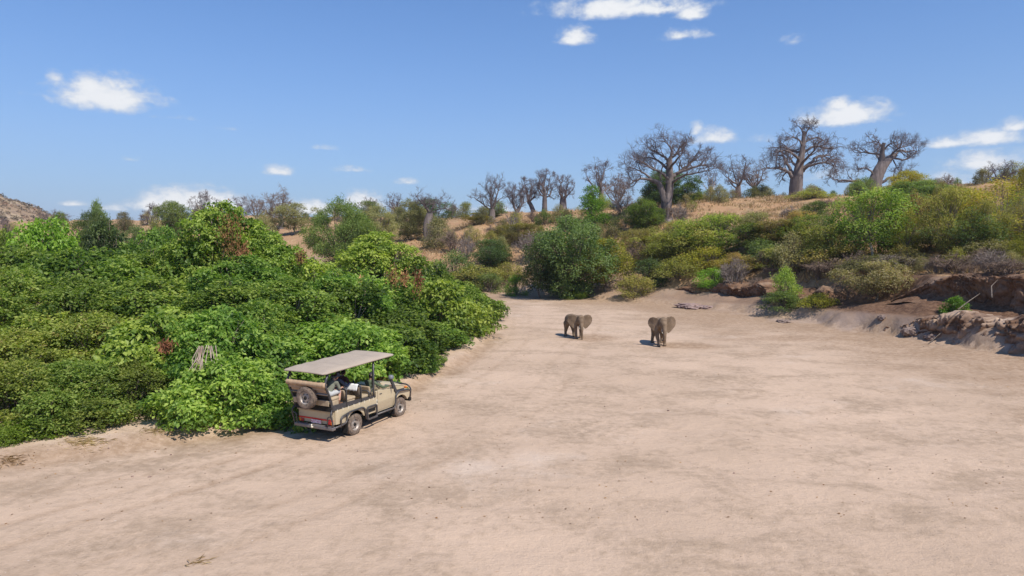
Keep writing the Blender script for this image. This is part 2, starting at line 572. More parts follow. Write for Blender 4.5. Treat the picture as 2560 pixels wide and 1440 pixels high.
def bark_material(name, c1, c2, scale=3.0, stretch=0.2, bump=0.5):
    m = bpy.data.materials.new(name)
    m.use_nodes = True
    g = NT(m.node_tree)
    tcn = g.n('ShaderNodeTexCoord')
    v = g.mapv(tcn.outputs['Object'], (1, 1, stretch))
    n = g.noise(v, scale, 6, 0.65, 0.5)
    n2 = g.noise(tcn.outputs['Object'], scale * 0.35, 4, 0.6)
    c = g.mix(g.step(n, 0.32, 0.68), c1, c2)
    c = g.mix(g.math('MULTIPLY', g.step(n2, 0.5, 0.7), 0.4), c, (c2[0] * 1.25, c2[1] * 1.22, c2[2] * 1.2))
    bs = g.n('ShaderNodeBsdfPrincipled')
    g.lk(c, bs.inputs['Base Color'])
    bs.inputs['Roughness'].default_value = 0.85
    b = g.n('ShaderNodeBump')
    b.inputs['Strength'].default_value = bump
    b.inputs['Distance'].default_value = 0.1
    g.lk(n, b.inputs['Height'])
    g.lk(b.outputs[0], bs.inputs['Normal'])
    o = g.n('ShaderNodeOutputMaterial')
    g.lk(bs.outputs[0], o.inputs[0])
    return m


ML = {
    'green': leaf_material('broad_green_leaf', (.058, .115, .021), (.172, .272, .045), (.36, .45, .092), 0.46, 0.46),
    'lime': leaf_material('bright_green_leaf', (.09, .16, .020), (.19, .31, .036), (.30, .42, .06), 0.38, 0.45),
    'vine': leaf_material('small_olive_green_leaf', (.09, .13, .024), (.235, .305, .058), (.43, .47, .115), 0.5, 0.48, (.30, .26, .08)),
    'olive': leaf_material('olive_scrub_leaf', (.15, .145, .04), (.32, .305, .085), (.50, .44, .145), 0.6, 0.5, (.27, .19, .08)),
    'dull': leaf_material('grey_green_scrub_leaf', (.14, .135, .06), (.29, .265, .12), (.44, .385, .195), 0.65, 0.42, (.26, .19, .11)),
    'yellow': leaf_material('yellow_green_leaf', (.14, .145, .018), (.29, .275, .035), (.44, .39, .06), 0.5, 0.42, (.38, .26, .06)),
    'dark': leaf_material('dark_green_leaf', (.05, .085, .03), (.12, .18, .058), (.215, .275, .095), 0.5, 0.45),
    'acacia': leaf_material('fine_acacia_leaf', (.055, .085, .023), (.12, .168, .04), (.22, .265, .07), 0.55, 0.42),
    'bronze': leaf_material('bronze_scrub_leaf', (.17, .13, .045), (.35, .27, .10), (.50, .39, .155), 0.65, 0.5, (.30, .17, .07)),
    'dead': leaf_material('dead_brown_leaf', (.15, .07, .03), (.31, .145, .06), (.48, .26, .12), 0.8, 0.25),
    'straw': leaf_material('dry_straw', (.36, .25, .12), (.54, .40, .22), (.70, .57, .36), 0.8, 0.25),
}
MB_STEM = bark_material('shrub_stem', (.10, .075, .055), (.24, .19, .15), 6)
MB_PALE = bark_material('pale_stem', (.34, .29, .24), (.52, .47, .41), 6)
MB_MID = bark_material('greyish_bark', (.17, .145, .12), (.33, .29, .25), 6)
MB_BAOBAB = bark_material('baobab_bark', (.095, .072, .064), (.215, .172, .155), 1.6, 0.16, 0.9)
MB_TWIG = bark_material('baobab_twig', (.10, .075, .074), (.185, .142, .138), 3)
MB_GREYTWIG = bark_material('bare_grey_twig', (.15, .115, .095), (.30, .24, .205), 5)
MB_BROWNTWIG = bark_material('bare_brown_twig', (.13, .085, .06), (.27, .19, .14), 5)


# ------------------------------------------------------------------ plant geometry
def unit(v):
    return v / np.maximum(np.linalg.norm(v, axis=-1, keepdims=True), 1e-9)


class Tubes:
    def __init__(self):
        self.v, self.f, self.n = [], [], 0

    def add(self, pts, radii, k=5, cap=False):
        pts = np.asarray(pts, float)
        m = len(pts)
        d = np.empty_like(pts)
        d[1:-1] = pts[2:] - pts[:-2]
        d[0], d[-1] = pts[1] - pts[0], pts[-1] - pts[-2]
        d = unit(d)
        ref = np.array([0, 0, 1.0]) if abs(d[0][2]) < 0.9 else np.array([1.0, 0, 0])
        a = np.cross(d, ref)
        bad = np.linalg.norm(a, axis=1) < 0.05
        a[bad] = np.cross(d[bad], np.array([0.3, 1, 0.2]))
        a = unit(a)
        for i in range(1, m):           # keep the frame from flipping
            if (a[i] * a[i - 1]).sum() < 0:
                a[i] = -a[i]
        b = np.cross(d, a)
        th = np.linspace(0, 2 * math.pi, k, endpoint=False)
        ring = (np.cos(th)[None, :, None] * a[:, None] + np.sin(th)[None, :, None] * b[:, None]) * np.asarray(radii)[:, None, None] + pts[:, None]
        self.v.append(ring.reshape(-1, 3))
        i0 = np.arange(m - 1)[:, None] * k + np.arange(k)[None]
        i1 = np.arange(m - 1)[:, None] * k + (np.arange(k)[None] + 1) % k
        q = np.stack([i0, i1, i1 + k, i0 + k], -1).reshape(-1, 4) + self.n
        self.f.append(q)
        self.n += m * k

    def many(self, P, R, k=3):
        """many tubes at once: P (n, m, 3), R (n, m)"""
        n, m = P.shape[:2]
        d = unit(np.gradient(P, axis=1))
        a = unit(np.cross(d[:, :1], np.array([.31, .52, .11])) + 1e-6)
        a = unit(a - (a * d).sum(-1, keepdims=True) * d)
        b = np.cross(d, a)
        th = np.linspace(0, 2 * math.pi, k, endpoint=False)
        ring = (np.cos(th)[:, None] * a[:, :, None] + np.sin(th)[:, None] * b[:, :, None]) * R[:, :, None, None] + P[:, :, None]
        self.v.append(ring.reshape(-1, 3))
        i0 = np.arange(m - 1)[:, None] * k + np.arange(k)[None]
        i1 = np.arange(m - 1)[:, None] * k + (np.arange(k)[None] + 1) % k
        q = np.stack([i0, i1, i1 + k, i0 + k], -1).reshape(1, -1, 4) + (np.arange(n) * m * k)[:, None, None] + self.n
        self.f.append(q.reshape(-1, 4))
        self.n += n * m * k

    def mesh(self, name, smooth=True, ntw=0):
        return mesh_np(name, np.concatenate(self.v), quads=np.concatenate(self.f), smooth=smooth)


def leaf_arrays(rng, pos, axis, nrm, ln, wd):
    n = nrm - (nrm * axis).sum(-1, keepdims=True) * axis
    n = unit(n)
    side = np.cross(axis, n)
    ln, wd = ln[:, None], wd[:, None]
    base = pos
    tip = pos + axis * ln - n * ln * 0.12
    lft = pos + axis * ln * 0.45 + side * wd * 0.5 + n * wd * 0.16
    rgt = pos + axis * ln * 0.45 - side * wd * 0.5 + n * wd * 0.16
    v = np.stack([base, rgt, tip, lft], 1).reshape(-1, 3)
    i = np.arange(len(pos))[:, None] * 4
    t = np.concatenate([i + [[0, 1, 2]], i + [[0, 2, 3]]], 0)
    return v, t


def crown_geo(rng, H, R, nl, nspr, k, ln, wd, base=0.0, prof='dome', droop=0.5, lobe=(0.26, 0.42), spread=1.0, seg=0.35, flat=1.0, inner=0.12, whorl=0.0):
    """leafy crown: lobes on a dome, sprigs on the lobe shells, k leaves per sprig"""
    C, RL = [], []
    ph_ = rng.uniform(0, 6.28, 2)
    for i in range(nl):
        h = rng.uniform(0.0, 1.0) if i else 0.98
        if prof == 'dome':
            rr = max(.03, 1 - h ** 1.7) ** .62
        elif prof == 'cone':
            rr = (1 - h) ** 0.8 * 0.95 + 0.12
        elif prof == 'ball':
            rr = math.sqrt(max(0.02, 1 - (2 * h - 1) ** 2))
        else:      # flat umbrella
            rr = 0.35 + 0.65 * h
        rl = R * rng.uniform(*lobe) * (0.75 if h > 0.8 else 1.0)
        rad_ = rr * R * rng.uniform(0.45, 1.0) if i else 0.05 * R
        rad_ = max(0, min(rad_, rr * R - rl * 0.3))
        a = rng.uniform(0, 2 * math.pi)
        rad_ *= 1 + .2 * math.sin(2 * a + ph_[0]) + .16 * math.sin(3 * a + ph_[1])
        z = base + h * (H - base) * rng.uniform(.88, 1.0)
        z = min(z, H - rl * 0.8 * flat) if i else H - rl * flat
        C.append((rad_ * math.cos(a), rad_ * math.sin(a), max(z, base + rl * 0.35 * flat)))
        RL.append(rl)
    C, RL = np.array(C), np.array(RL)
    wgt = RL ** 2
    cnt = np.maximum(1, (nspr * wgt / wgt.sum())).astype(int)
    li = np.repeat(np.arange(nl), cnt)
    d = rng.normal(size=(len(li), 3))
    d[:, 2] = np.abs(d[:, 2]) * np.where(rng.random(len(li)) < 0.7, 1, -1)
    d = unit(d)
    rr = RL[li] * (0.72 + 0.36 * rng.random(len(li)) ** 0.7)
    P = C[li] + d * rr[:, None] * np.array([1, 1, flat])
    P = P + rng.normal(size=P.shape) * RL[li][:, None] * .1
    shoot = rng.random(len(li)) < .09      # ragged shoots that stand proud
    P[shoot] += d[shoot] * (RL[li][shoot] * rng.uniform(.15, .6, shoot.sum()))[:, None]
    # drop most sprigs that sit deep inside other lobes
    dist = np.linalg.norm((P[:, None] - C[None]) / np.array([1, 1, flat]), axis=2) / RL[None]
    dist[np.arange(len(li)), li] = 9
    inside = dist.min(1) < 0.78
    keep = (~inside) | (rng.random(len(li)) < inner)
    keep &= P[:, 2] > 0.04
    P, d, li = P[keep], d[keep], li[keep]
    out = unit(d + 0.6 * unit(P - np.array([0, 0, H * 0.35])))
    n = len(P)
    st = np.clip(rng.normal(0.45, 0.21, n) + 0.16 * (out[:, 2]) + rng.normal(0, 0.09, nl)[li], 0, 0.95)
    pos = np.repeat(P, k, 0) + rng.normal(size=(n * k, 3)) * ln * seg * 1.6 * spread
    o2 = np.repeat(out, k, 0)
    if whorl:      # leaves hang in umbrella-like whorls round each shoot tip
        off = rng.normal(size=(n * k, 3)) + o2 * .5
        off = unit(off * np.array([1, 1, .55]))
        rr_w = whorl * rng.random(n * k) ** .6
        pos = np.repeat(P, k, 0) + off * rr_w[:, None] - np.array([0, 0, 1.0]) * (rr_w ** 2 / whorl * .75)[:, None]
        o2 = unit(off * .8 + o2 * .5)
    ax = unit(0.75 * o2 + np.array([0, 0, -droop]) + 0.75 * rng.normal(size=(n * k, 3)))
    nr_ = o2 * 0.6 + np.array([0, 0, 0.75]) + 0.55 * rng.normal(size=(n * k, 3))
    L = ln * rng.uniform(0.65, 1.25, n * k)
    W = wd * rng.uniform(0.7, 1.2, n * k)
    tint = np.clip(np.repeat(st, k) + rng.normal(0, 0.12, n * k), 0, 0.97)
    dry = rng.random(n * k) < 0.012
    tint[dry] = 1.0
    v, t = leaf_arrays(rng, pos, ax, nr_, L, W)
    v[:, 2] = np.maximum(v[:, 2], 0.01)
    return v, t, np.repeat(tint, 4), C, RL


def stems_geo(rng, C, RL, r0, base=0.0, lean=0.0, single=False, limb=.55, k=5):
    T, TT = Tubes(), Tubes()
    fork = np.array([rng.normal(0, 0.05), rng.normal(0, 0.05), base])
    if single:
        h = base * 0.9 + 0.15 * (C[:, 2].max() - base)
        mid = np.array([rng.normal(0, .06) * h, rng.normal(0, .06) * h, h * 0.5])
        top = np.array([rng.normal(0, .08) * h, rng.normal(0, .08) * h, h])
        TT.add([(0, 0, -0.5), (0, 0, 0.05), mid, top], [r0 * 1.5, r0 * 1.25, r0, r0 * .8], 7)
        src = top
    for c, rl in zip(C, RL):
        s = src if single else np.array([rng.normal(0, 0.12), rng.normal(0, 0.12), -0.3])
        m = s * 0.45 + c * 0.55 + rng.normal(size=3) * rl * 0.25
        rr = r0 * (limb if single else rng.uniform(0.4, 0.8))
        T.add([s, m, c, c + rng.normal(size=3) * rl * 0.4 + np.array([0, 0, rl * .5])], [rr, rr * .7, rr * .4, rr * .15], k)
        for q in range(3):
            e = c + unit(rng.normal(size=3)) * rl * 0.9
            T.add([m, (m + e) / 2 + rng.normal(size=3) * rl * .15, e], [rr * .5, rr * .3, rr * .1], 4)
    return T, TT


KINDS = {}


def make_kind(key, seed, H, R, nvar, single=False, r0=0.05, base=0.0, limb=.55, **kw):
    lst = []
    for i in range(nvar):
        rng = np.random.default_rng(seed + i * 101)
        v, t, tint, C, RL = crown_geo(rng, H, R, base=base, **kw)
        fm = mesh_np(key + '_foliage', v, tris=t, attrs={'tint': ('FLOAT', tint)})
        T, TT = stems_geo(rng, C, RL, r0, base, single=single, limb=limb)
        lst.append((fm, T.mesh(key + '_stems'), TT.mesh(key + '_trunk') if single else None))
    KINDS[key] = (H, R, lst, single)


# broad-leaved drooping riverside shrubs (leaves about 15 cm)
make_kind('low', 11, 1.3, 1.1, 3, r0=.03, nl=14, nspr=700, k=5, ln=.15, wd=.085, droop=.6)
make_kind('bush', 23, 2.6, 1.8, 3, r0=.045, nl=36, nspr=620, k=20, ln=.185, wd=.108, droop=.9, lobe=(.11, .37), inner=.06, whorl=.27)
make_kind('mound', 37, 4.2, 2.5, 3, r0=.06, nl=50, nspr=1000, k=22, ln=.195, wd=.115, droop=.95, lobe=(.08, .33), inner=.06, whorl=.34)
make_kind('thicket', 53, 7.5, 3.6, 2, r0=.11, nl=84, nspr=1850, k=22, ln=.21, wd=.122, droop=1.0, lobe=(.06, .26), inner=.06, whorl=.38)
# small-leaved rambling vine shrubs
make_kind('vine', 71, 2.6, 2.1, 3, r0=.03, nl=56, nspr=1500, k=18, ln=.105, wd=.064, droop=.4, lobe=(.06, .30), inner=.08, whorl=.2)
# scrub on the slope
make_kind('scrub', 91, 2.6, 1.8, 5, r0=.04, nl=34, nspr=1150, k=5, ln=.14, wd=.08, droop=.15, lobe=(.10, .32), spread=2.0, inner=.25)
make_kind('thin', 131, 3.4, 2.0, 3, r0=.05, base=.7, nl=16, nspr=480, k=5, ln=.13, wd=.075, droop=.1, lobe=(.2, .36), spread=2.0, inner=.5)
# small trees on a trunk
make_kind('tree', 151, 6.0, 2.8, 4, single=True, r0=.10, limb=.35, base=1.6, nl=30, nspr=2400, k=5, ln=.19, wd=.11, prof='ball', droop=.3, lobe=(.2, .36), spread=1.4, inner=.3)
make_kind('full', 171, 8.0, 4.0, 2, single=True, r0=.13, base=.5, nl=60, nspr=6800, k=5, ln=.21, wd=.12, prof='ball', droop=.35, lobe=(.15, .29), spread=1.3, inner=.3)
make_kind('feather', 191, 6.5, 3.4, 2, single=True, r0=.08, base=.4, nl=56, nspr=6500, k=6, ln=.16, wd=.075, prof='ball', droop=.05, lobe=(.16, .3), spread=1.6, flat=.55, inner=.3)
make_kind('spire', 211, 5.0, 1.6, 1, single=True, r0=.1, base=.3, nl=26, nspr=1900, k=5, ln=.16, wd=.09, prof='cone', droop=.2, lobe=(.26, .42), spread=1.3)
make_kind('airy', 231, 7.0, 2.6, 2, single=True, r0=.08, limb=.28, base=1.5, nl=30, nspr=1150, k=5, ln=.16, wd=.09, prof='ball', droop=.2, lobe=(.16, .3), spread=2.2, inner=.6)
print('kinds tris', sum(len(f.polygons) for K in KINDS.values() for f, s, t in K[2]), sum(len(s.polygons) for K in KINDS.values() for f, s, t in K[2]))

_cnt = [0]
PRNG = np.random.default_rng(5)


def plant(kind, mat, X, Y, height, width, label, group=None, name=None, cat=None, stem=None, sink=0.05, var=None, trunk=True):
    H, R, lst, single = KINDS[kind]
    _cnt[0] += 1
    fm, sm, tm = lst[(_cnt[0] if var is None else var) % len(lst)]
    nm = name or ('tree' if single else 'shrub')
    e = empty(nm, (X, Y, tz(X, Y) - sink), PRNG.uniform(0, 6.28))
    s = width / (2 * R)
    e.scale = (s, s, height / H)
    tag(e, label, cat or ('tree' if single else 'shrub'), group)
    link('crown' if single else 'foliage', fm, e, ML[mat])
    if trunk:
        link('limbs' if single else 'stems', sm, e, MB_STEM)
        if tm:
            link('trunk', tm, e, stem or MB_STEM)
    return e


def plant_px(kind, mat, px, top, Y, wpx, label, group=None, hmin=0.5, **kw):
    p = at(px, top, Y)
    g = tz(p[0], p[1])
    h = max(hmin, p[2] - g)
    return plant(kind, mat, p[0], p[1], h, wpx / F_PX * Y, label, group, **kw)

# ------------------------------------------------------------------ green thicket along the left bank
GG = 'green shrubs massed along the river bank'
FRONT = [  # kind, material, px, top py, distance, width px, label
    ('low', 'lime', 62, 1046, 23.4, 120, 'small lime green shrub at the front edge of the thicket above the sandy shelf'),
    ('vine', 'vine', 20, 900, 25.2, 300, 'small-leaved olive shrub at the frame edge just behind the small lime green shrub'),
    ('vine', 'vine', 175, 900, 25.6, 300, 'rambling small-leaved olive shrub spilling down to the sandy shelf'),
    ('vine', 'vine', 330, 905, 26.6, 260, 'small-leaved olive shrub ending at the bare sandy notch in the thicket'),
    ('bush', 'green', 455, 930, 27.6, 170, 'dark broad-leaved shrub tucked behind the bare sandy notch'),
    ('bush', 'green', 560, 900, 25.9, 230, 'rounded glossy shrub bulging onto the sand below the hanging bare stems'),
    ('bush', 'green', 655, 955, 26.4, 150, 'glossy green shrub on the sand just left of the safari vehicle'),
    ('low', 'green', 505, 1000, 25.4, 110, 'low leafy shrub at the foot of the glossy mound on the sand'),
    ('low', 'green', 610, 1010, 25.6, 110, 'low leafy shrub touching the sand closest to the vehicle tail'),
    ('vine', 'vine', 50, 800, 28.5, 330, 'wide small-leaved olive shrub in the second row at the frame edge'),
    ('vine', 'vine', 235, 800, 29, 300, 'yellowish rambling shrub in the second row of the thicket'),
    ('bush', 'green', 395, 820, 29.5, 260, 'broad-leaved shrub with a dead orange leaf cluster'),
    ('mound', 'green', 540, 780, 30, 270, 'tall leafy mound above the hanging bare stems'),
    ('bush', 'green', 680, 830, 30, 230, 'leafy shrub rising behind the tail of the vehicle canopy'),
    ('bush', 'green', 800, 800, 31.5, 230, 'leafy shrub directly behind the vehicle canopy'),
    ('bush', 'green', 900, 815, 33.5, 220, 'leafy shrub behind the front of the vehicle canopy'),
    ('bush', 'green', 985, 840, 36.0, 190, 'leafy shrub beyond the snorkel of the vehicle'),
    ('bush', 'green', 1040, 870, 36.6, 90, 'low shrub with twigs reaching onto the sand ahead of the vehicle'),
    ('low', 'green', 780, 975, 28.6, 150, 'low leafy shrub hidden behind the vehicle rear wheel and tailgate'),
    ('low', 'green', 930, 935, 32.2, 120, 'low leafy shrub just beyond the vehicle bonnet'),
    ('vine', 'vine', 15, 715, 33, 330, 'small-leaved shrub in the third row at the frame edge'),
    ('vine', 'vine', 190, 700, 34, 330, 'broad tangle of olive leaves in the third row'),
    ('thicket', 'green', 370, 695, 35.5, 360, 'broad-leaved mound in the third row left of the tallest thicket'),
    ('thicket', 'green', 560, 690, 35, 330, 'broad-leaved mound just below the tallest thicket'),
    ('thicket', 'green', 720, 695, 36.5, 320, 'dark hollowed mound below the right shoulder of the tallest thicket'),
    ('mound', 'green', 865, 730, 38, 260, 'leafy mound above the vehicle canopy front'),
    ('thicket', 'green', 620, 640, 38.5, 300, 'deep green slope of leaves right under the brown dead patch'),
    ('thicket', 'green', 830, 670, 40.5, 260, 'deep green crown between the vehicle canopy and the second highest thicket'),
    ('mound', 'vine', 110, 750, 31, 260, 'small-leaved hump between the second and third rows at the left'),
    ('mound', 'green', 460, 740, 32.5, 240, 'broad-leaved hump just above the orange dead cluster'),
    ('mound', 'green', 650, 760, 33, 220, 'broad-leaved hump above the tail of the vehicle canopy'),
    ('mound', 'green', 300, 660, 39, 260, 'pale hump left of the tallest thicket in the middle of the slope'),
    ('bush', 'green', 985, 770, 40, 220, 'leafy shrub above the snorkel with pale twigs'),
    ('bush', 'green', 1070, 800, 42.5, 160, 'rounded shrub at the river edge beyond the vehicle'),
    ('bush', 'green', 1045, 850, 40, 110, 'dull green shrub where the thicket edge bends beyond the vehicle'),
    ('vine', 'green', 40, 640, 42, 340, 'leafy shrub behind the third row at the frame edge'),
    ('mound', 'green', 215, 640, 43, 330, 'pale leafy mound between the bright dome and the front tangle'),
    ('thicket', 'green', 390, 612, 43, 300, 'leafy mound stepping up to the tallest thicket'),
    ('thicket', 'green', 560, 508, 42.5, 300, 'tallest green thicket with a brown dead patch near its top'),
    ('thicket', 'green', 470, 565, 41.5, 220, 'leafy left shoulder of the tallest thicket'),
    ('thicket', 'green', 670, 580, 42, 240, 'leafy right shoulder of the tallest thicket'),
    ('mound', 'green', 780, 640, 44, 240, 'leafy mound in the dip between the two highest thickets'),
    ('mound', 'green', 1000, 690, 46, 220, 'leafy mound carrying a row of brown dead leaf clusters'),
    ('bush', 'green', 1110, 730, 49, 180, 'green shrub at the river edge half way to the elephants'),
    ('bush', 'green', 1160, 770, 50.5, 130, 'green shrub overhanging the river edge'),
    ('bush', 'green', 1180, 745, 54, 120, 'thin-edged shrub at the last bend of the thicket'),
    ('thicket', 'green', 945, 580, 53, 250, 'second highest thicket with a bright green dome'),
    ('mound', 'green', 1050, 640, 54, 190, 'leafy shoulder right of the bright green dome'),
    ('mound', 'green', 1120, 690, 57, 170, 'leafy mound sloping down to the river bend'),
    ('bush', 'green', 1180, 720, 60, 110, 'last green shrub at the river bend'),
    ('bush', 'green', 885, 690, 46, 200, 'leafy shrub under the left flank of the second highest thicket'),
    ('mound', 'lime', 115, 566, 52, 180, 'bright green dome at the back left of the thicket'),
    ('mound', 'green', 8, 585, 52, 70, 'green shrub cut by the left frame edge at the back of the thicket'),
    ('mound', 'dark', 268, 570, 56, 130, 'dark leafy shrub right of the bright green dome at the back left'),
    ('mound', 'green', 400, 588, 56, 150, 'green shrub behind the left shoulder of the tallest thicket'),
    ('mound', 'green', 330, 600, 52, 140, 'green shrub in the gap before the far sand bank'),
    ('mound', 'green', 180, 600, 50, 170, 'leafy shrub below the bright green dome'),
]
FRONT_OBJ = {}
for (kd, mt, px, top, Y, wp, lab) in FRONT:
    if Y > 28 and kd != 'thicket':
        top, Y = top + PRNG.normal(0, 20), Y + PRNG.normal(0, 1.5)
    FRONT_OBJ[lab] = plant_px(kd, mt, px, top, Y, wp * 1.2, lab, GG, name='green_shrub')

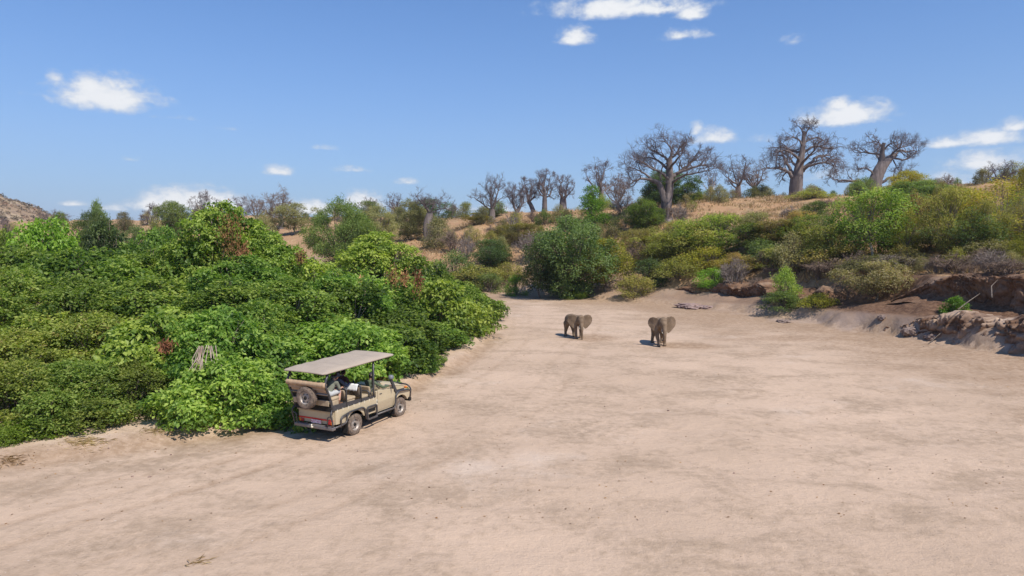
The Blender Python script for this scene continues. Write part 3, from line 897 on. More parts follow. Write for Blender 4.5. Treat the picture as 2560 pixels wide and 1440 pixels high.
# ------------------------------------------------------------------ plants of the far bank and slope
SB = 'scrub on the far bank and slope'
FAR = [
    # centre
    ('full', 'dark', 1432, 543, 80, 205, 'big dark green tree on the far bank where the riverbed bends', dict(name='tree')),
    ('tree', 'dark', 1350, 608, 80, 120, 'dark leafy tree leaning out left of the big dark green tree', dict(name='tree')),
    ('tree', 'yellow', 1515, 600, 80, 120, 'thin yellow-green tree right of the big dark green tree', dict(name='tree')),
    ('scrub', 'olive', 1588, 688, 75.5, 90, 'rounded olive shrub standing alone on the sand at the bank foot', {}),
    ('scrub', 'lime', 1292, 690, 84, 62, 'bright green shrub at the bank foot left of the big dark green tree', {}),
    ('scrub', 'green', 1440, 722, 79, 60, 'low green clump on the sand under the big dark green tree', {}),
    ('tree', 'dark', 1225, 600, 95, 110, 'dark dense shrub tree above the green thicket at the river bend', {}),
    ('scrub', 'dark', 1130, 632, 92, 120, 'dark olive shrub behind the right end of the thicket', {}),
    ('scrub', 'olive', 1185, 665, 90, 130, 'olive shrub low on the bank above the river bend', {}),
    ('scrub', 'dark', 1225, 685, 88, 90, 'dark green shrub on the bank at the river bend', {}),
    ('scrub', 'olive', 1270, 655, 92, 90, 'olive shrub on the slope left of the big dark green tree', {}),
    ('scrub', 'acacia', 1090, 660, 90, 110, 'dull green shrub peeping over the right end of the thicket', {}),
    # bank belt from the big tree to the right
    ('tree', 'olive', 1660, 585, 83, 130, 'olive tree at the left end of the dense bank belt', {}),
    ('tree', 'yellow', 1640, 590, 88, 90, 'yellow-green shrub tree at the foot of the tall split baobab', {}),
    ('tree', 'olive', 1730, 560, 83, 150, 'olive leafy tree in the bank belt below the tall split baobab', {}),
    ('tree', 'vine', 1800, 540, 82, 160, 'green-yellow tree crowning the middle of the bank belt', {}),
    ('tree', 'acacia', 1880, 560, 80, 150, 'dull green tree in the bank belt right of its crown', {}),
    ('tree', 'bronze', 1950, 550, 78, 150, 'olive tree in the bank belt below the tiered baobab', {}),
    ('tree', 'vine', 2030, 540, 76, 150, 'leafy tree on the slope under the tiered baobab', {}),
    ('scrub', 'dark', 1620, 650, 79, 110, 'dark shrub shading the bank at the left end of the belt', {}),
    ('scrub', 'olive', 1700, 640, 78, 140, 'olive shrub overhanging the bank beside the pinkish rock', {}),
    ('scrub', 'bronze', 1860, 640, 74, 150, 'brownish olive shrub overhanging the dark undercut bank', {}),
    ('scrub', 'yellow', 1780, 620, 78, 130, 'yellow-tinged shrub in the lower bank belt', {}),
    ('scrub', 'lime', 1785, 672, 73, 90, 'green shrub hanging down the bank with pale drooping twigs', {}),
    ('scrub', 'olive', 1950, 620, 71, 150, 'olive shrub on the bank top left of the notch', {}),
    ('scrub', 'bronze', 2060, 600, 69, 170, 'bronze olive shrub on the bank top above the notch', {}),
    ('scrub', 'dark', 1905, 600, 75, 120, 'darker green shrub inside the bank belt', {}),
    # right
    ('tree', 'vine', 2190, 480, 63, 175, 'bright green tree with a pale trunk on the right bank', dict(stem=MB_PALE)),
    ('full', 'dark', 2300, 452, 86, 165, 'dark round-crowned tree on the ridge right of the leaning baobab', {}),
    ('feather', 'yellow', 2268, 428, 95, 110, 'golden green flat-topped tree beside the leaning baobab', {}),
    ('airy', 'dark', 2425, 515, 56, 150, 'dark-leaved tree with a white trunk on the right bank', dict(stem=MB_PALE)),
    ('airy', 'yellow', 2500, 450, 58, 200, 'tall thin yellowish tree at the right frame edge', dict(stem=MB_MID)),
    ('airy', 'vine', 2555, 480, 60, 150, 'thin green tree cut by the right frame edge', {}),
    ('tree', 'olive', 2090, 560, 66, 140, 'olive tree left of the bright green tree', {}),
    ('tree', 'vine', 2240, 560, 64, 150, 'yellowish green tree right of the pale trunk', {}),
    ('tree', 'dull', 2330, 570, 62, 150, 'grey-green tree between the pale trunk and the white trunk', {}),
    ('tree', 'olive', 2400, 470, 82, 130, 'olive tree on the ridge behind the white-trunked tree', {}),
    ('scrub', 'olive', 2330, 530, 75, 130, 'olive shrub under the dark round-crowned tree', {}),
    ('scrub', 'dull', 2480, 600, 54, 150, 'grey-green brush at the right frame edge', {}),
    ('scrub', 'bronze', 2390, 610, 57, 130, 'olive brush beside the white trunk', {}),
    ('scrub', 'dull', 2290, 630, 58, 140, 'grey brush on the bank top above the shaded cut', {}),
    ('scrub', 'dull', 2170, 640, 60, 150, 'dull brush on the bank top right of the notch', {}),
    ('scrub', 'bronze', 2120, 610, 64, 150, 'olive brush behind the dull bank-top brush', {}),
    ('scrub', 'green', 1965, 672, 62.5, 80, 'upright fresh green bush at the bank foot by the notch', {}),
    ('scrub', 'acacia', 1955, 730, 60.5, 120, 'blue-green sprawling bush on the sand by the notch', {}),
    ('scrub', 'yellow', 2050, 732, 58, 95, 'golden olive bush at the bank foot right of the notch', {}),
    ('tree', 'dull', 2195, 655, 55.5, 140, 'drooping grey-green shrub tree hanging over the right bank', {}),
    ('low', 'lime', 2385, 745, 46.5, 60, 'small green shrub on the shaded slope below the right cut', {}),
    ('feather', 'yellow', 2540, 600, 54, 90, 'yellow-green shrub at the right frame edge', {}),
    # ridge and slope
    ('spire', 'lime', 1478, 465, 108, 80, 'bright green cone-shaped tree on the slope', {}),
    ('full', 'green', 1612, 498, 101, 92, 'rounded green tree beside the tall split baobab trunk', {}),
    ('full', 'dark', 1668, 428, 122, 125, 'dark green tree behind the tall split baobab', {}),
    ('feather', 'acacia', 848, 498, 104, 150, 'large dense dark acacia above the thicket', {}),
    ('feather', 'dull', 945, 516, 112, 105, 'grey-green acacia right of the large dark acacia', {}),
    ('feather', 'dull', 1022, 498, 122, 90, 'grey-green acacia left of the bottle-shaped baobab', {}),
    ('feather', 'acacia', 225, 532, 122, 115, 'dark rounded tree on the ridge at the left', {}),
    ('tree', 'dark', 240, 510, 128, 60, 'wispy dark tree rising behind the rounded ridge tree', {}),
    ('full', 'acacia', 430, 503, 168, 75, 'dark green ridge tree under the long low cloud', {}),
    ('tree', 'dull', 308, 532, 170, 45, 'small grey tree alone on the ridge at the left', {}),
    ('tree', 'dark', 338, 570, 110, 50, 'small dark tree on the sand bank left of the thicket', {}),
    ('scrub', 'olive', 385, 545, 130, 60, 'olive shrub on the slope under the ridge tree', {}),
    ('scrub', 'dull', 1090, 548, 110, 80, 'olive grey bush below the bottle-shaped baobab', {}),
    ('tree', 'yellow', 1190, 532, 125, 60, 'yellow-green round bush below the ridge baobabs', {}),
    ('tree', 'dark', 1075, 500, 135, 80, 'dark green bush behind the bottle-shaped baobab', {}),
    ('tree', 'dull', 735, 510, 150, 90, 'grey-green tree on the ridge left of the large dark acacia', {}),
    ('tree', 'acacia', 920, 502, 180, 50, 'green tree far on the ridge behind the acacias', {}),
    ('scrub', 'dull', 660, 535, 130, 60, 'olive bush on the slope right of the tallest thicket', {}),
    ('tree', 'olive', 1300, 560, 105, 110, 'thin olive tree in the hollow left of the cone-shaped tree', {}),
    ('scrub', 'acacia', 1360, 525, 115, 45, 'green bush on the slope left of the cone-shaped tree', {}),
    ('tree', 'acacia', 1230, 520, 135, 50, 'green bush under the ridge baobabs', {}),
    ('scrub', 'olive', 2030, 470, 118, 90, 'olive bush beside the foot of the tiered baobab', {}),
    ('scrub', 'olive', 1890, 470, 140, 80, 'olive bush on the ridge left of the tiered baobab', {}),
    ('scrub', 'vine', 2030, 518, 95, 80, 'green bush on the slope below the tiered baobab', {}),
    ('scrub', 'yellow', 1745, 485, 135, 70, 'yellow-green bush on the ridge right of the tall split baobab', {}),
    ('scrub', 'dark', 2145, 455, 120, 60, 'dark bush on the ridge at the foot of the leaning baobab', {}),
]
for (kd, mt, px, top, Y, wp, lab, kw) in FAR:
    kw = dict(kw)
    if KINDS[kd][3]:
        kw.setdefault('name', 'tree' if 'tree' in lab or 'acacia' in lab else 'shrub')
        kw.setdefault('cat', 'tree' if 'tree' in lab or 'acacia' in lab else 'shrub')
    plant_px(kd, mt, px, top, Y, wp * 1.1, lab, SB if kw.get('name') != 'tree' and not KINDS[kd][3] else None, **kw)

# bare twiggy shrubs
BARE = []
for i in range(4):
    rng = np.random.default_rng(700 + i)
    T = Tubes()
    for s in range(34):
        a, sp = rng.uniform(0, 6.28), rng.uniform(0.15, 0.95)
        p0 = np.array([rng.normal(0, .15), rng.normal(0, .15), -.1])
        e = np.array([math.cos(a) * sp, math.sin(a) * sp, rng.uniform(.8, 1.75) * (1.2 - .5 * sp)])
        m = p0 * .5 + e * .5 + rng.normal(size=3) * .1 + np.array([0, 0, .12])
        T.add([p0, m, e], [.028, .02, .008], 4)
        for q in range(9):
            u = rng.uniform(.35, 1)
            b = m * (1 - u) + e * u
            d = unit(unit(e - m) + rng.normal(size=3) * .75) * rng.uniform(.25, .6)
            T.add([b, b + d * .5 + rng.normal(size=3) * .03, b + d], [.012, .009, .005], 3)
            for r in range(2):
                d2 = unit(d + rng.normal(size=3) * .35) * .25
                T.add([b + d * .55, b + d * .55 + d2], [.008, .004], 3)
    BARE.append(T.mesh('bare_shrub'))


def bare(px, top, Y, wpx, label, group, brown=False):
    p = at(px, top, Y)
    g = tz(p[0], p[1])
    o = link('bare_shrub', BARE[int(PRNG.integers(4))], None, MB_BROWNTWIG if brown else MB_GREYTWIG)
    o.location = (p[0], p[1], g - .05)
    s = wpx / F_PX * Y / 2.0
    o.scale = (s, s, max(.6, p[2] - g) / 1.6)
    o.rotation_euler = (0, 0, PRNG.uniform(0, 6.28))
    return tag(o, label, 'shrub', group)


BG = 'leafless grey shrubs on the far bank'
for px, top, Y, wp, lab in ((1835, 662, 70, 80, 'leafless grey shrub above the dark undercut bank'), (2075, 650, 63, 130, 'leafless grey thorn shrub on the bank top above the notch'),
                            (2240, 640, 58, 140, 'leafless grey brush above the shaded cut'), (2520, 655, 47, 110, 'grey dry shrub on the bank lip at the right frame edge'),
                            (1590, 610, 84, 70, 'pale bare brush on the slope below the rounded green tree'), (1130, 585, 105, 70, 'bare grey shrub on the bare sand left of the river bend'),
                            (1165, 600, 100, 50, 'bare brown shrub on the sandy slope above the bend'), (1330, 590, 95, 90, 'pale forked bare shrub left of the big dark green tree'),
                            (1560, 500, 112, 80, 'bare twiggy brush between the cone-shaped tree and the split baobab'), (2380, 640, 53, 120, 'tangled bare brush under the white-trunked tree'),
                            (2075, 500, 100, 55, 'leafless brown bush on the sand below the ridge'), (1700, 520, 98, 45, 'thin bare sapling right of the split baobab'),
                            (2450, 675, 48, 90, 'dry twiggy brush on the lip of the shaded cut'), (1900, 700, 68, 70, 'bare roots and twigs at the undercut bank foot')):
    bare(px, top, Y, wp, lab, BG, PRNG.random() < .4)

# filler scrub on the slope: nothing tells these apart
frng = np.random.default_rng(77)
placed = []


def scatter(n, xr, yr, smin, smax, fn, mind=2.0):
    k = tries = 0
    while k < n and tries < n * 40:
        tries += 1
        y = frng.uniform(*yr)
        x = frng.uniform(xr[0], xr[1]) * y
        sd = poly_sd([x], [y], BANK)[0][0]
        if not (smin < sd < smax) or any((x - a) ** 2 + (y - b) ** 2 < mind ** 2 for a, b in placed):
            continue
        placed.append((x, y))
        fn(x, y)
        k += 1


LAND = [(1666, 470, 'tall split baobab'), (1991, 440, 'tiered baobab'), (2184, 430, 'leaning baobab'), (1071, 540, 'bottle-shaped baobab'), (1230, 500, 'fan-limbed baobab'),
        (1287, 510, 'slim dark baobab'), (1348, 490, 'close pair of pale baobabs'), (1408, 480, 'dark forked baobab'), (1504, 450, 'upswept forked baobab'), (1775, 470, 'thin pale leafless tree'),
        (1860, 460, 'two greyish-pink baobabs'), (2492, 470, 'purple-grey baobab at the frame edge'), (704, 520, 'pinkish leafless baobab'), (1432, 640, 'big dark green tree'), (1515, 650, 'thin yellow-green tree'),
        (1588, 720, 'lone olive shrub on the sand'), (2190, 580, 'pale-trunked green tree'), (2300, 510, 'dark round-crowned ridge tree'), (2425, 600, 'white-trunked tree'), (2510, 560, 'tall thin yellowish tree'),
        (1478, 505, 'cone-shaped green tree'), (1612, 540, 'rounded green tree by the split baobab'), (848, 570, 'large dark acacia'), (945, 560, 'grey-green acacia'), (225, 560, 'dark rounded ridge tree'),
        (430, 530, 'dark ridge tree under the cloud'), (560, 540, 'tallest thicket'), (945, 600, 'bright-domed thicket'), (1965, 730, 'fresh green bush at the notch'), (2195, 710, 'drooping grey-green tree'),
        (1800, 600, 'green-yellow tree of the bank belt'), (1660, 640, 'olive tree at the belt end'), (2030, 580, 'leafy tree under the tiered baobab'), (1225, 640, 'dark shrub tree at the bend'), (138, 550, 'leafless tree by the far hill'),
        (308, 545, 'small grey ridge tree'), (508, 510, 'pale-trunked leafless tree'), (1785, 710, 'drooping green shrub on the bank'), (740, 540, 'grey-green ridge tree'), (1020, 530, 'grey-green acacia by the bottle baobab')]
COLOR = {'olive': 'olive', 'dull': 'grey-green', 'vine': 'yellowish green', 'acacia': 'dull green', 'bronze': 'bronze', 'yellow': 'yellow-green', 'dark': 'dark green', 'bare': 'leafless'}
USED = set()


def own_label(x, y, z, h, mat, fallback):
    """a label from the look of a shrub and the landmark it stands next to; the group label when that says nothing new"""
    d = np.array([x, y, z + h * .5 - CAM_H])
    v_ = d[1] * math.cos(PITCH) - d[2] * math.sin(PITCH)
    px, py = 1280 + F_PX * d[0] / v_, 720 - F_PX * (d[1] * math.sin(PITCH) + d[2] * math.cos(PITCH)) / v_
    near = sorted(LAND, key=lambda q: (q[0] - px) ** 2 + (q[1] - py) ** 2)[:6]
    size = ['low', 'small'] if h < 1.7 else ['mid-sized', 'rounded'] if h < 2.8 else ['tall', 'big']
    for adj in size:
        for (lx, ly, nm) in near:
            dx, dy = px - lx, py - ly
            rel = ('right of' if dx > 0 else 'left of') if abs(dx) > abs(dy) * 1.2 else ('below' if dy > 0 else 'above')
            if math.hypot(dx, dy) > 190:
                continue
            lab = '%s %s %s %s the %s' % (adj, COLOR[mat], ('small tree' if h > 3.9 else 'scrub bush') if mat != 'bare' else 'twiggy bush', ('just ' if math.hypot(dx, dy) < 60 else '') + rel, nm)
            if lab not in USED:
                USED.add(lab)
                return lab
    return fallback


def f_scrub(label, group, mats, hr, wr, kinds=('scrub', 'scrub', 'thin')):
    def fn(x, y):
        h = frng.uniform(*hr)
        mt = mats[int(frng.integers(len(mats)))]
        plant(kinds[int(frng.integers(len(kinds)))], mt, x, y, h, h * frng.uniform(*wr), own_label(x, y, tz(x, y), h, mt, label), group, name='tree' if h > 3.9 else 'scrub_bush', cat='tree' if h > 3.9 else 'shrub')
    return fn


def f_bare(label, group):
    def fn(x, y):
        o = link('bare_shrub', BARE[int(frng.integers(4))], None, MB_GREYTWIG if frng.random() < .5 else MB_BROWNTWIG)
        o.location = (x, y, tz(x, y) - .05)
        s = frng.uniform(.7, 1.4)
        label_ = own_label(x, y, tz(x, y), s * 1.5, 'bare', label)
        o.scale = (s, s, s * frng.uniform(.7, 1.0))
        o.rotation_euler = (0, 0, frng.uniform(0, 6.28))
        tag(o, label_, 'shrub', group)
    return fn


scatter(24, (.16, .80), (58, 90), 6.5, 24, f_scrub('dense olive scrub bush in the belt along the right bank top', 'belt of scrub along the right bank', ['olive', 'dull', 'olive', 'bronze', 'acacia', 'bronze'], (2.0, 4.2), (.8, 1.3), ('scrub', 'thin', 'scrub', 'tree')), 1.6)
scatter(12, (.70, .98), (42, 95), 7.0, 45, f_scrub('olive scrub bush on the slope past the right frame edge', 'scrub past the right frame edge', ['olive', 'dull', 'bronze', 'vine'], (2.0, 4.4), (.9, 1.3)), 2.2)
scatter(10, (.48, .80), (50, 75), 8.0, 30, f_scrub('slender thin-crowned tree on the right slope', 'slender trees on the right slope', ['olive', 'dull', 'acacia', 'yellow'], (4.0, 6.0), (.45, .7), ('airy', 'tree')), 2.0)
scatter(14, (.45, .80), (44, 62), 7.0, 24, f_scrub('dry olive brush filling the right bank top near the frame edge', 'brush on the near right bank', ['olive', 'bronze', 'yellow', 'dull'], (.9, 2.0), (1.1, 1.6)), 1.6)
scatter(24, (-.12, .2), (92, 125), 6, 45, f_scrub('grey-green scrub bush on the sandy slope beyond the river bend', 'scrub on the slope beyond the bend', ['dull', 'olive', 'dull', 'acacia'], (1.5, 3.4), (.9, 1.4)), 2.4)
scatter(24, (.1, .75), (100, 165), 24, 110, f_scrub('low grey-green scrub bush among the baobabs on the ridge', 'scrub among the ridge baobabs', ['dull', 'olive', 'dull', 'vine'], (1.6, 3.4), (.9, 1.5)), 3)
scatter(30, (-.15, .75), (130, 185), 55, 130, f_scrub('scrub bush lining the skyline between the baobabs', 'scrub along the skyline', ['dull', 'olive', 'dull', 'acacia'], (2.0, 4.0), (1.0, 1.7)), 3)
scatter(34, (-.76, -.1), (130, 215), 3, 80, f_scrub('scrub bush on the far ridge behind the green thicket', 'scrub on the left ridge', ['dull', 'olive', 'acacia', 'dull'], (2.0, 4.5), (.9, 1.5)), 3)
scatter(14, (.3, .78), (44, 75), 6.2, 9, f_bare('dry leafless brush along the lip of the right bank', 'leafless brush on the bank lip'), 1.2)
scatter(22, (-.1, .7), (88, 150), 9, 80, f_bare('leafless brown bush on the dry grass slope', 'leafless bushes on the slope'), 2.0)
scatter(20, (-.7, -.1), (130, 200), 3, 70, f_bare('leafless bush on the far left ridge', 'leafless bushes on the left ridge'), 2.5)

# scrub on the far hill: far off, reads as one mass
hr_ = np.random.default_rng(3)
N = 4600
hx, hy = hr_.uniform(-560, -240, N), hr_.uniform(330, 620, N)
hz, _, _, hc = terrain(hx, hy)
k = (hc > 0.01)
hx, hy, hz = hx[k], hy[k], hz[k]
M = len(hx)
nf = 30
sz = hr_.uniform(.7, 2.6, M) * np.where(hr_.random(M) < .1, 1.5, 1)
d = unit(hr_.normal(size=(M, nf, 3)))
d[..., 2] = np.abs(d[..., 2])
P_ = (np.stack([hx, hy, hz], -1)[:, None] + d * sz[:, None, None] * np.array([1, 1, .85]) * hr_.uniform(.6, 1, (M, nf, 1))).reshape(-1, 3)
ax_ = unit(hr_.normal(size=P_.shape))
v, t = leaf_arrays(hr_, P_, ax_, d.reshape(-1, 3) + .4 * hr_.normal(size=P_.shape), np.repeat(sz, nf) * .45, np.repeat(sz, nf) * .4)
hs = mesh_np('hill_scrub', v, tris=t, attrs={'tint': ('FLOAT', np.repeat(np.repeat(hr_.uniform(0, .97, M), nf), 4))})
tag(link('hill_scrub', hs, None, leaf_material('hill_scrub_leaf', (.13, .11, .07), (.21, .165, .10), (.30, .21, .12), .8, .2, (.30, .18, .11))), kind='stuff')

# dry grass on the slopes and bank lip
gr_ = np.random.default_rng(8)
yy = gr_.uniform(42, 170, 110000)
xx = gr_.uniform(-.3, .8, 110000) * yy
sd, _ = poly_sd(xx, yy, BANK)
dn = fbm(xx / 6, yy / 6, 91, 3)
k = (sd > 6.3) & (sd < 120) & (gr_.random(len(xx)) < np.clip(.42 + dn * 1.5, 0, 1) * np.clip(70 / yy, .2, 1))
xx, yy = xx[k], yy[k]
zz = terrain(xx, yy)[0]
M, nb = len(xx), 4
base = np.repeat(np.stack([xx, yy, zz - .03], -1), nb, 0) + gr_.normal(size=(M * nb, 3)) * np.array([.12, .12, 0])
ax_ = unit(gr_.normal(size=(M * nb, 3)) * np.array([.5, .5, .15]) + np.array([0, 0, 1.0]))
v, t = leaf_arrays(gr_, base, ax_, gr_.normal(size=(M * nb, 3)), gr_.uniform(.25, .75, M * nb), np.repeat(np.clip(yy / 1300., .025, .09), nb))
gm = mesh_np('dry_grass', v, tris=t, attrs={'tint': ('FLOAT', np.repeat(np.clip(gr_.normal(.5, .25, M * nb), 0, .97), 4))})
tag(link('dry_grass', gm, None, ML['straw']), kind='stuff')
print('grass tufts', M)

# ------------------------------------------------------------------ baobabs
def smooth_path(P, n=4):
    return catmull(P, n) if len(P) > 2 else np.array(P, float)


class Baobab:
    def __init__(self, seed, twig=1.0, droop=0.0, dens=1.0):
        self.rng = np.random.default_rng(seed)
        self.big, self.small = Tubes(), Tubes()
        self.twig, self.droop, self.dens = twig, droop, dens
        self.q, self.ends, self.ls = {1: [], 2: []}, [], .84

    def limb(self, P, r0, r1, sub=True, kids=6, L=2.6):
        r0, r1 = r0 * .74, r1 * .8
        P = smooth_path(np.array(P, float))
        n = len(P)
        P[1:-1] += self.rng.normal(size=(n - 2, 3)) * r0 * 0.22
        u = np.linspace(0, 1, n)
        R = r0 * (1 - u) ** 0.8 + r1 * (1 - (1 - u) ** 0.8)
        self.big.add(P, R, 9 if r0 > .3 else 6)
        if sub:
            self.kids(P, R, kids * 1.05, L)

    def kids(self, P, R, kids, L):
        rng = self.rng
        n = len(P)
        for i in range(max(1, int(round(kids * self.dens)))):
            u = rng.uniform(.3, 1.0) if i > 1 else 1.0
            f = u * (n - 1)
            a = min(int(f), n - 2)
            p = P[a] * (1 - (f - a)) + P[a + 1] * (f - a)
            d = unit(P[a + 1] - P[a])
            r = max(.03, min(R[a] * .6, .16))
            d = unit(d * .75 + rng.normal(size=3) * .62 + np.array([0, 0, .12]))
            self.branch(p, d, L * self.ls * rng.uniform(.6, 1.15), r, 0)

    def branch(self, p, d, L, r, lv):
        rng = self.rng
        n = 4 if lv < 2 else 3
        pts = [p]
        dd = d
        up = (.07 - self.droop * (.25 + .25 * lv))
        for i in range(n):
            dd = dd + rng.normal(size=3) * .27
            dd[2] += up
            dd = dd / math.sqrt(dd[0] ** 2 + dd[1] ** 2 + dd[2] ** 2)
            pts.append(pts[-1] + dd * (L / n))
        pts = np.array(pts)
        rr = np.linspace(r, r * .5, n + 1)
        if lv == 0:
            (self.big if r > .12 else self.small).add(pts, rr, 6)
        else:
            self.q[lv].append((pts, rr))
        if lv >= 2:
            self.ends.append((pts, L, r))
            return
        nk = int(round(4 * self.dens * rng.uniform(.8, 1.2)))
        for i in range(nk):
            u = 1.0 if i == 0 else rng.uniform(.35, 1.0)
            f = u * n
            a = min(int(f), n - 1)
            q = pts[a] * (1 - (f - a)) + pts[a + 1] * (f - a)
            bd = (pts[a + 1] - pts[a]) * n / L
            e = bd * .8 + rng.normal(size=3) * .6 + np.array([0, 0, .12 - self.droop * .6])
            e = e / math.sqrt(e[0] ** 2 + e[1] ** 2 + e[2] ** 2)
            self.branch(q, e, L * rng.uniform(.45, .75), max(r * .46, .017 * self.twig), lv + 1)

    def flush(self):
        rng = self.rng
        for lv, k in ((1, 4), (2, 3)):
            if self.q[lv]:
                self.small.many(np.array([a for a, _ in self.q[lv]]), np.array([b for _, b in self.q[lv]]), k)
        if self.ends:
            P = np.array([a for a, _, _ in self.ends])
            L = np.array([b for _, b, _ in self.ends])
            nk = max(3, int(round(6 * self.dens)))
            P, L = np.repeat(P, nk, 0), np.repeat(L, nk)
            N = len(P)
            u = rng.uniform(.5, 3.0, N)
            u[::nk] = 3.0
            a = np.minimum(u.astype(int), 2)
            f = (u - a)[:, None]
            i = np.arange(N)
            q = P[i, a] * (1 - f) + P[i, a + 1] * f
            d = unit(unit(P[i, a + 1] - P[i, a]) * .9 + rng.normal(size=(N, 3)) * .55 + np.array([0, 0, .12 - self.droop * .9]))
            l = np.maximum(.5, L * rng.uniform(.5, 1.2, N))[:, None]
            m = q + d * l * .5
            d2 = unit(d + rng.normal(size=(N, 3)) * .3 + np.array([0, 0, .1 - self.droop * .8]))
            w_ = .0085 * self.twig
            self.small.many(np.stack([q, m, m + d2 * l * .5], 1), np.tile([w_, w_ * .8, w_ * .45], (N, 1)), 3)

    def trunk(self, P, R, k=22, flute=.06):
        """fluted trunk swept along P with radii R"""
        P, R = smooth_path(np.array(P, float), 5), catmull(np.stack([R, R], 1), 5)[:, 0] if len(R) > 2 else np.array(R)
        m = len(P)
        d = np.gradient(P, axis=0)
        d = unit(d)
        a = unit(np.cross(d, np.array([0, 1.0, 0])))
        b = np.cross(d, a)
        th = np.linspace(0, 2 * math.pi, k, endpoint=False)
        ph = self.rng.uniform(0, 6.28, 4)
        fl = 1 + flute * (np.sin(3 * th + ph[0]) + .7 * np.sin(5 * th + ph[1]) + .5 * np.sin(9 * th + ph[2]))
        rough = 1 + self.rng.normal(size=(m, k)) * .02
        base_fl = np.linspace(1.6, .8, m)[:, None]
        rr = R[:, None] * (1 + (fl - 1)[None] * base_fl) * rough
        ring = (np.cos(th)[None, :, None] * a[:, None] + np.sin(th)[None, :, None] * b[:, None]) * rr[..., None] + P[:, None]
        T = self.big
        T.v.append(ring.reshape(-1, 3))
        i0 = np.arange(m - 1)[:, None] * k + np.arange(k)[None]
        i1 = np.arange(m - 1)[:, None] * k + (np.arange(k)[None] + 1) % k
        T.f.append(np.stack([i0, i1, i1 + k, i0 + k], -1).reshape(-1, 4) + T.n)
        T.n += m * k

    def build(self, X, Y, z, label, group='baobab trees along the ridge', bark=None, twigm=None, name='baobab_tree', H=None):
        self.flush()
        e = empty(name, (X, Y, z))
        if H:
            e.scale.z = min(1.12, max(.7, H / np.percentile(np.concatenate(self.small.v)[:, 2], 99.7)))
        tag(e, label, 'tree', group)
        link('trunk', self.big.mesh('baobab_trunk'), e, bark or MB_BAOBAB)
        link('crown', self.small.mesh('baobab_crown'), e, twigm or MB_TWIG)
        return e


def px_frame(px, py, Y):
    """ground point and a converter from photo pixels to metres in the upright plane through it"""
    p = at(px, py, Y)
    g = tz(p[0], p[1])
    m = Y / F_PX

    def cv(L, dy=None, rng=None):
        out = []
        for i, q in enumerate(L):
            yy_ = q[2] if len(q) > 2 else 0.0
            out.append(((q[0] - px) * m, yy_, (py - q[1]) * m + (p[2] - g)))
        return out
    return p, g, m, cv


# the tall baobab whose trunk splits in two
p, g, m, cv = px_frame(1666, 566, 104)
b = Baobab(1, 1.15, .02, .95)
b.trunk([(0, 0, -.8), (0, 0, 0)] + cv([(1665, 545), (1665, 510), (1664, 478)]), [1.35, 1.12, .86, .76, .74])
b.trunk(cv([(1667, 500, 0), (1671, 470, 0), (1673, 440, .1), (1672, 412, .2), (1671, 385, .2)]), [.66, .6, .54, .5, .42], 16, .04)
b.trunk(cv([(1660, 500, -.2), (1653, 475, -.3), (1644, 452, -.4), (1625, 443, -.5)]), [.52, .46, .40, .30], 14, .04)
for P, r0, r1, kk, L in (
        ([(1625, 443, -.5), (1600, 440, -.9), (1580, 448, -1.2), (1566, 458, -1.5)], .34, .06, 6, 2.3),
        ([(1635, 447, -.4), (1612, 425, .6), (1590, 410, 1.2), (1572, 405, 1.8)], .28, .05, 7, 2.4),
        ([(1671, 440, 0), (1650, 425, -.8), (1622, 412, -1.5), (1592, 395, -2.2)], .34, .06, 8, 2.4),
        ([(1673, 420, 0), (1655, 395, 1.0), (1630, 378, 2), (1600, 368, 2.6)], .34, .06, 8, 2.4),
        ([(1671, 392, .2), (1660, 368, .5), (1640, 352, .8), (1622, 345, 1)], .34, .06, 8, 2.2),
        ([(1671, 390, .2), (1676, 362, 0), (1672, 345, -.4), (1660, 332, -.6)], .36, .07, 8, 2.0),
        ([(1672, 385, .2), (1688, 360, .4), (1700, 340, .6), (1712, 330, .8)], .32, .06, 8, 2.0),
        ([(1677, 435, .2), (1700, 420, .6), (1722, 400, 1.0), (1738, 368, 1.2)], .46, .09, 9, 2.2),
        ([(1690, 425, .3), (1720, 412, -.6), (1750, 405, -1.2), (1778, 410, -1.6)], .34, .06, 8, 2.2),
        ([(1676, 450, -.2), (1700, 432, -1.8), (1728, 428, -2.6), (1752, 420, -3.2)], .32, .06, 7, 2.2),
        ([(1722, 400, 1.0), (1740, 385, 1.8), (1756, 372, 2.2)], .2, .05, 6, 2.0),
        ([(1668, 430, .4), (1655, 415, 2.4), (1640, 400, 3.8)], .3, .06, 6, 2.4),
        ([(1672, 410, -.4), (1680, 392, -2.2), (1690, 376, -3.4)], .3, .06, 6, 2.4)):
    b.limb(cv([(q[0], q[1] + 12 * (q[1] < 372), *q[2:]) for q in P]), r0, r1, True, kk, L)
b.build(p[0], p[1], g, 'tall baobab with a split trunk standing on the open slope', H=cv([(0, 322)])[0][2])

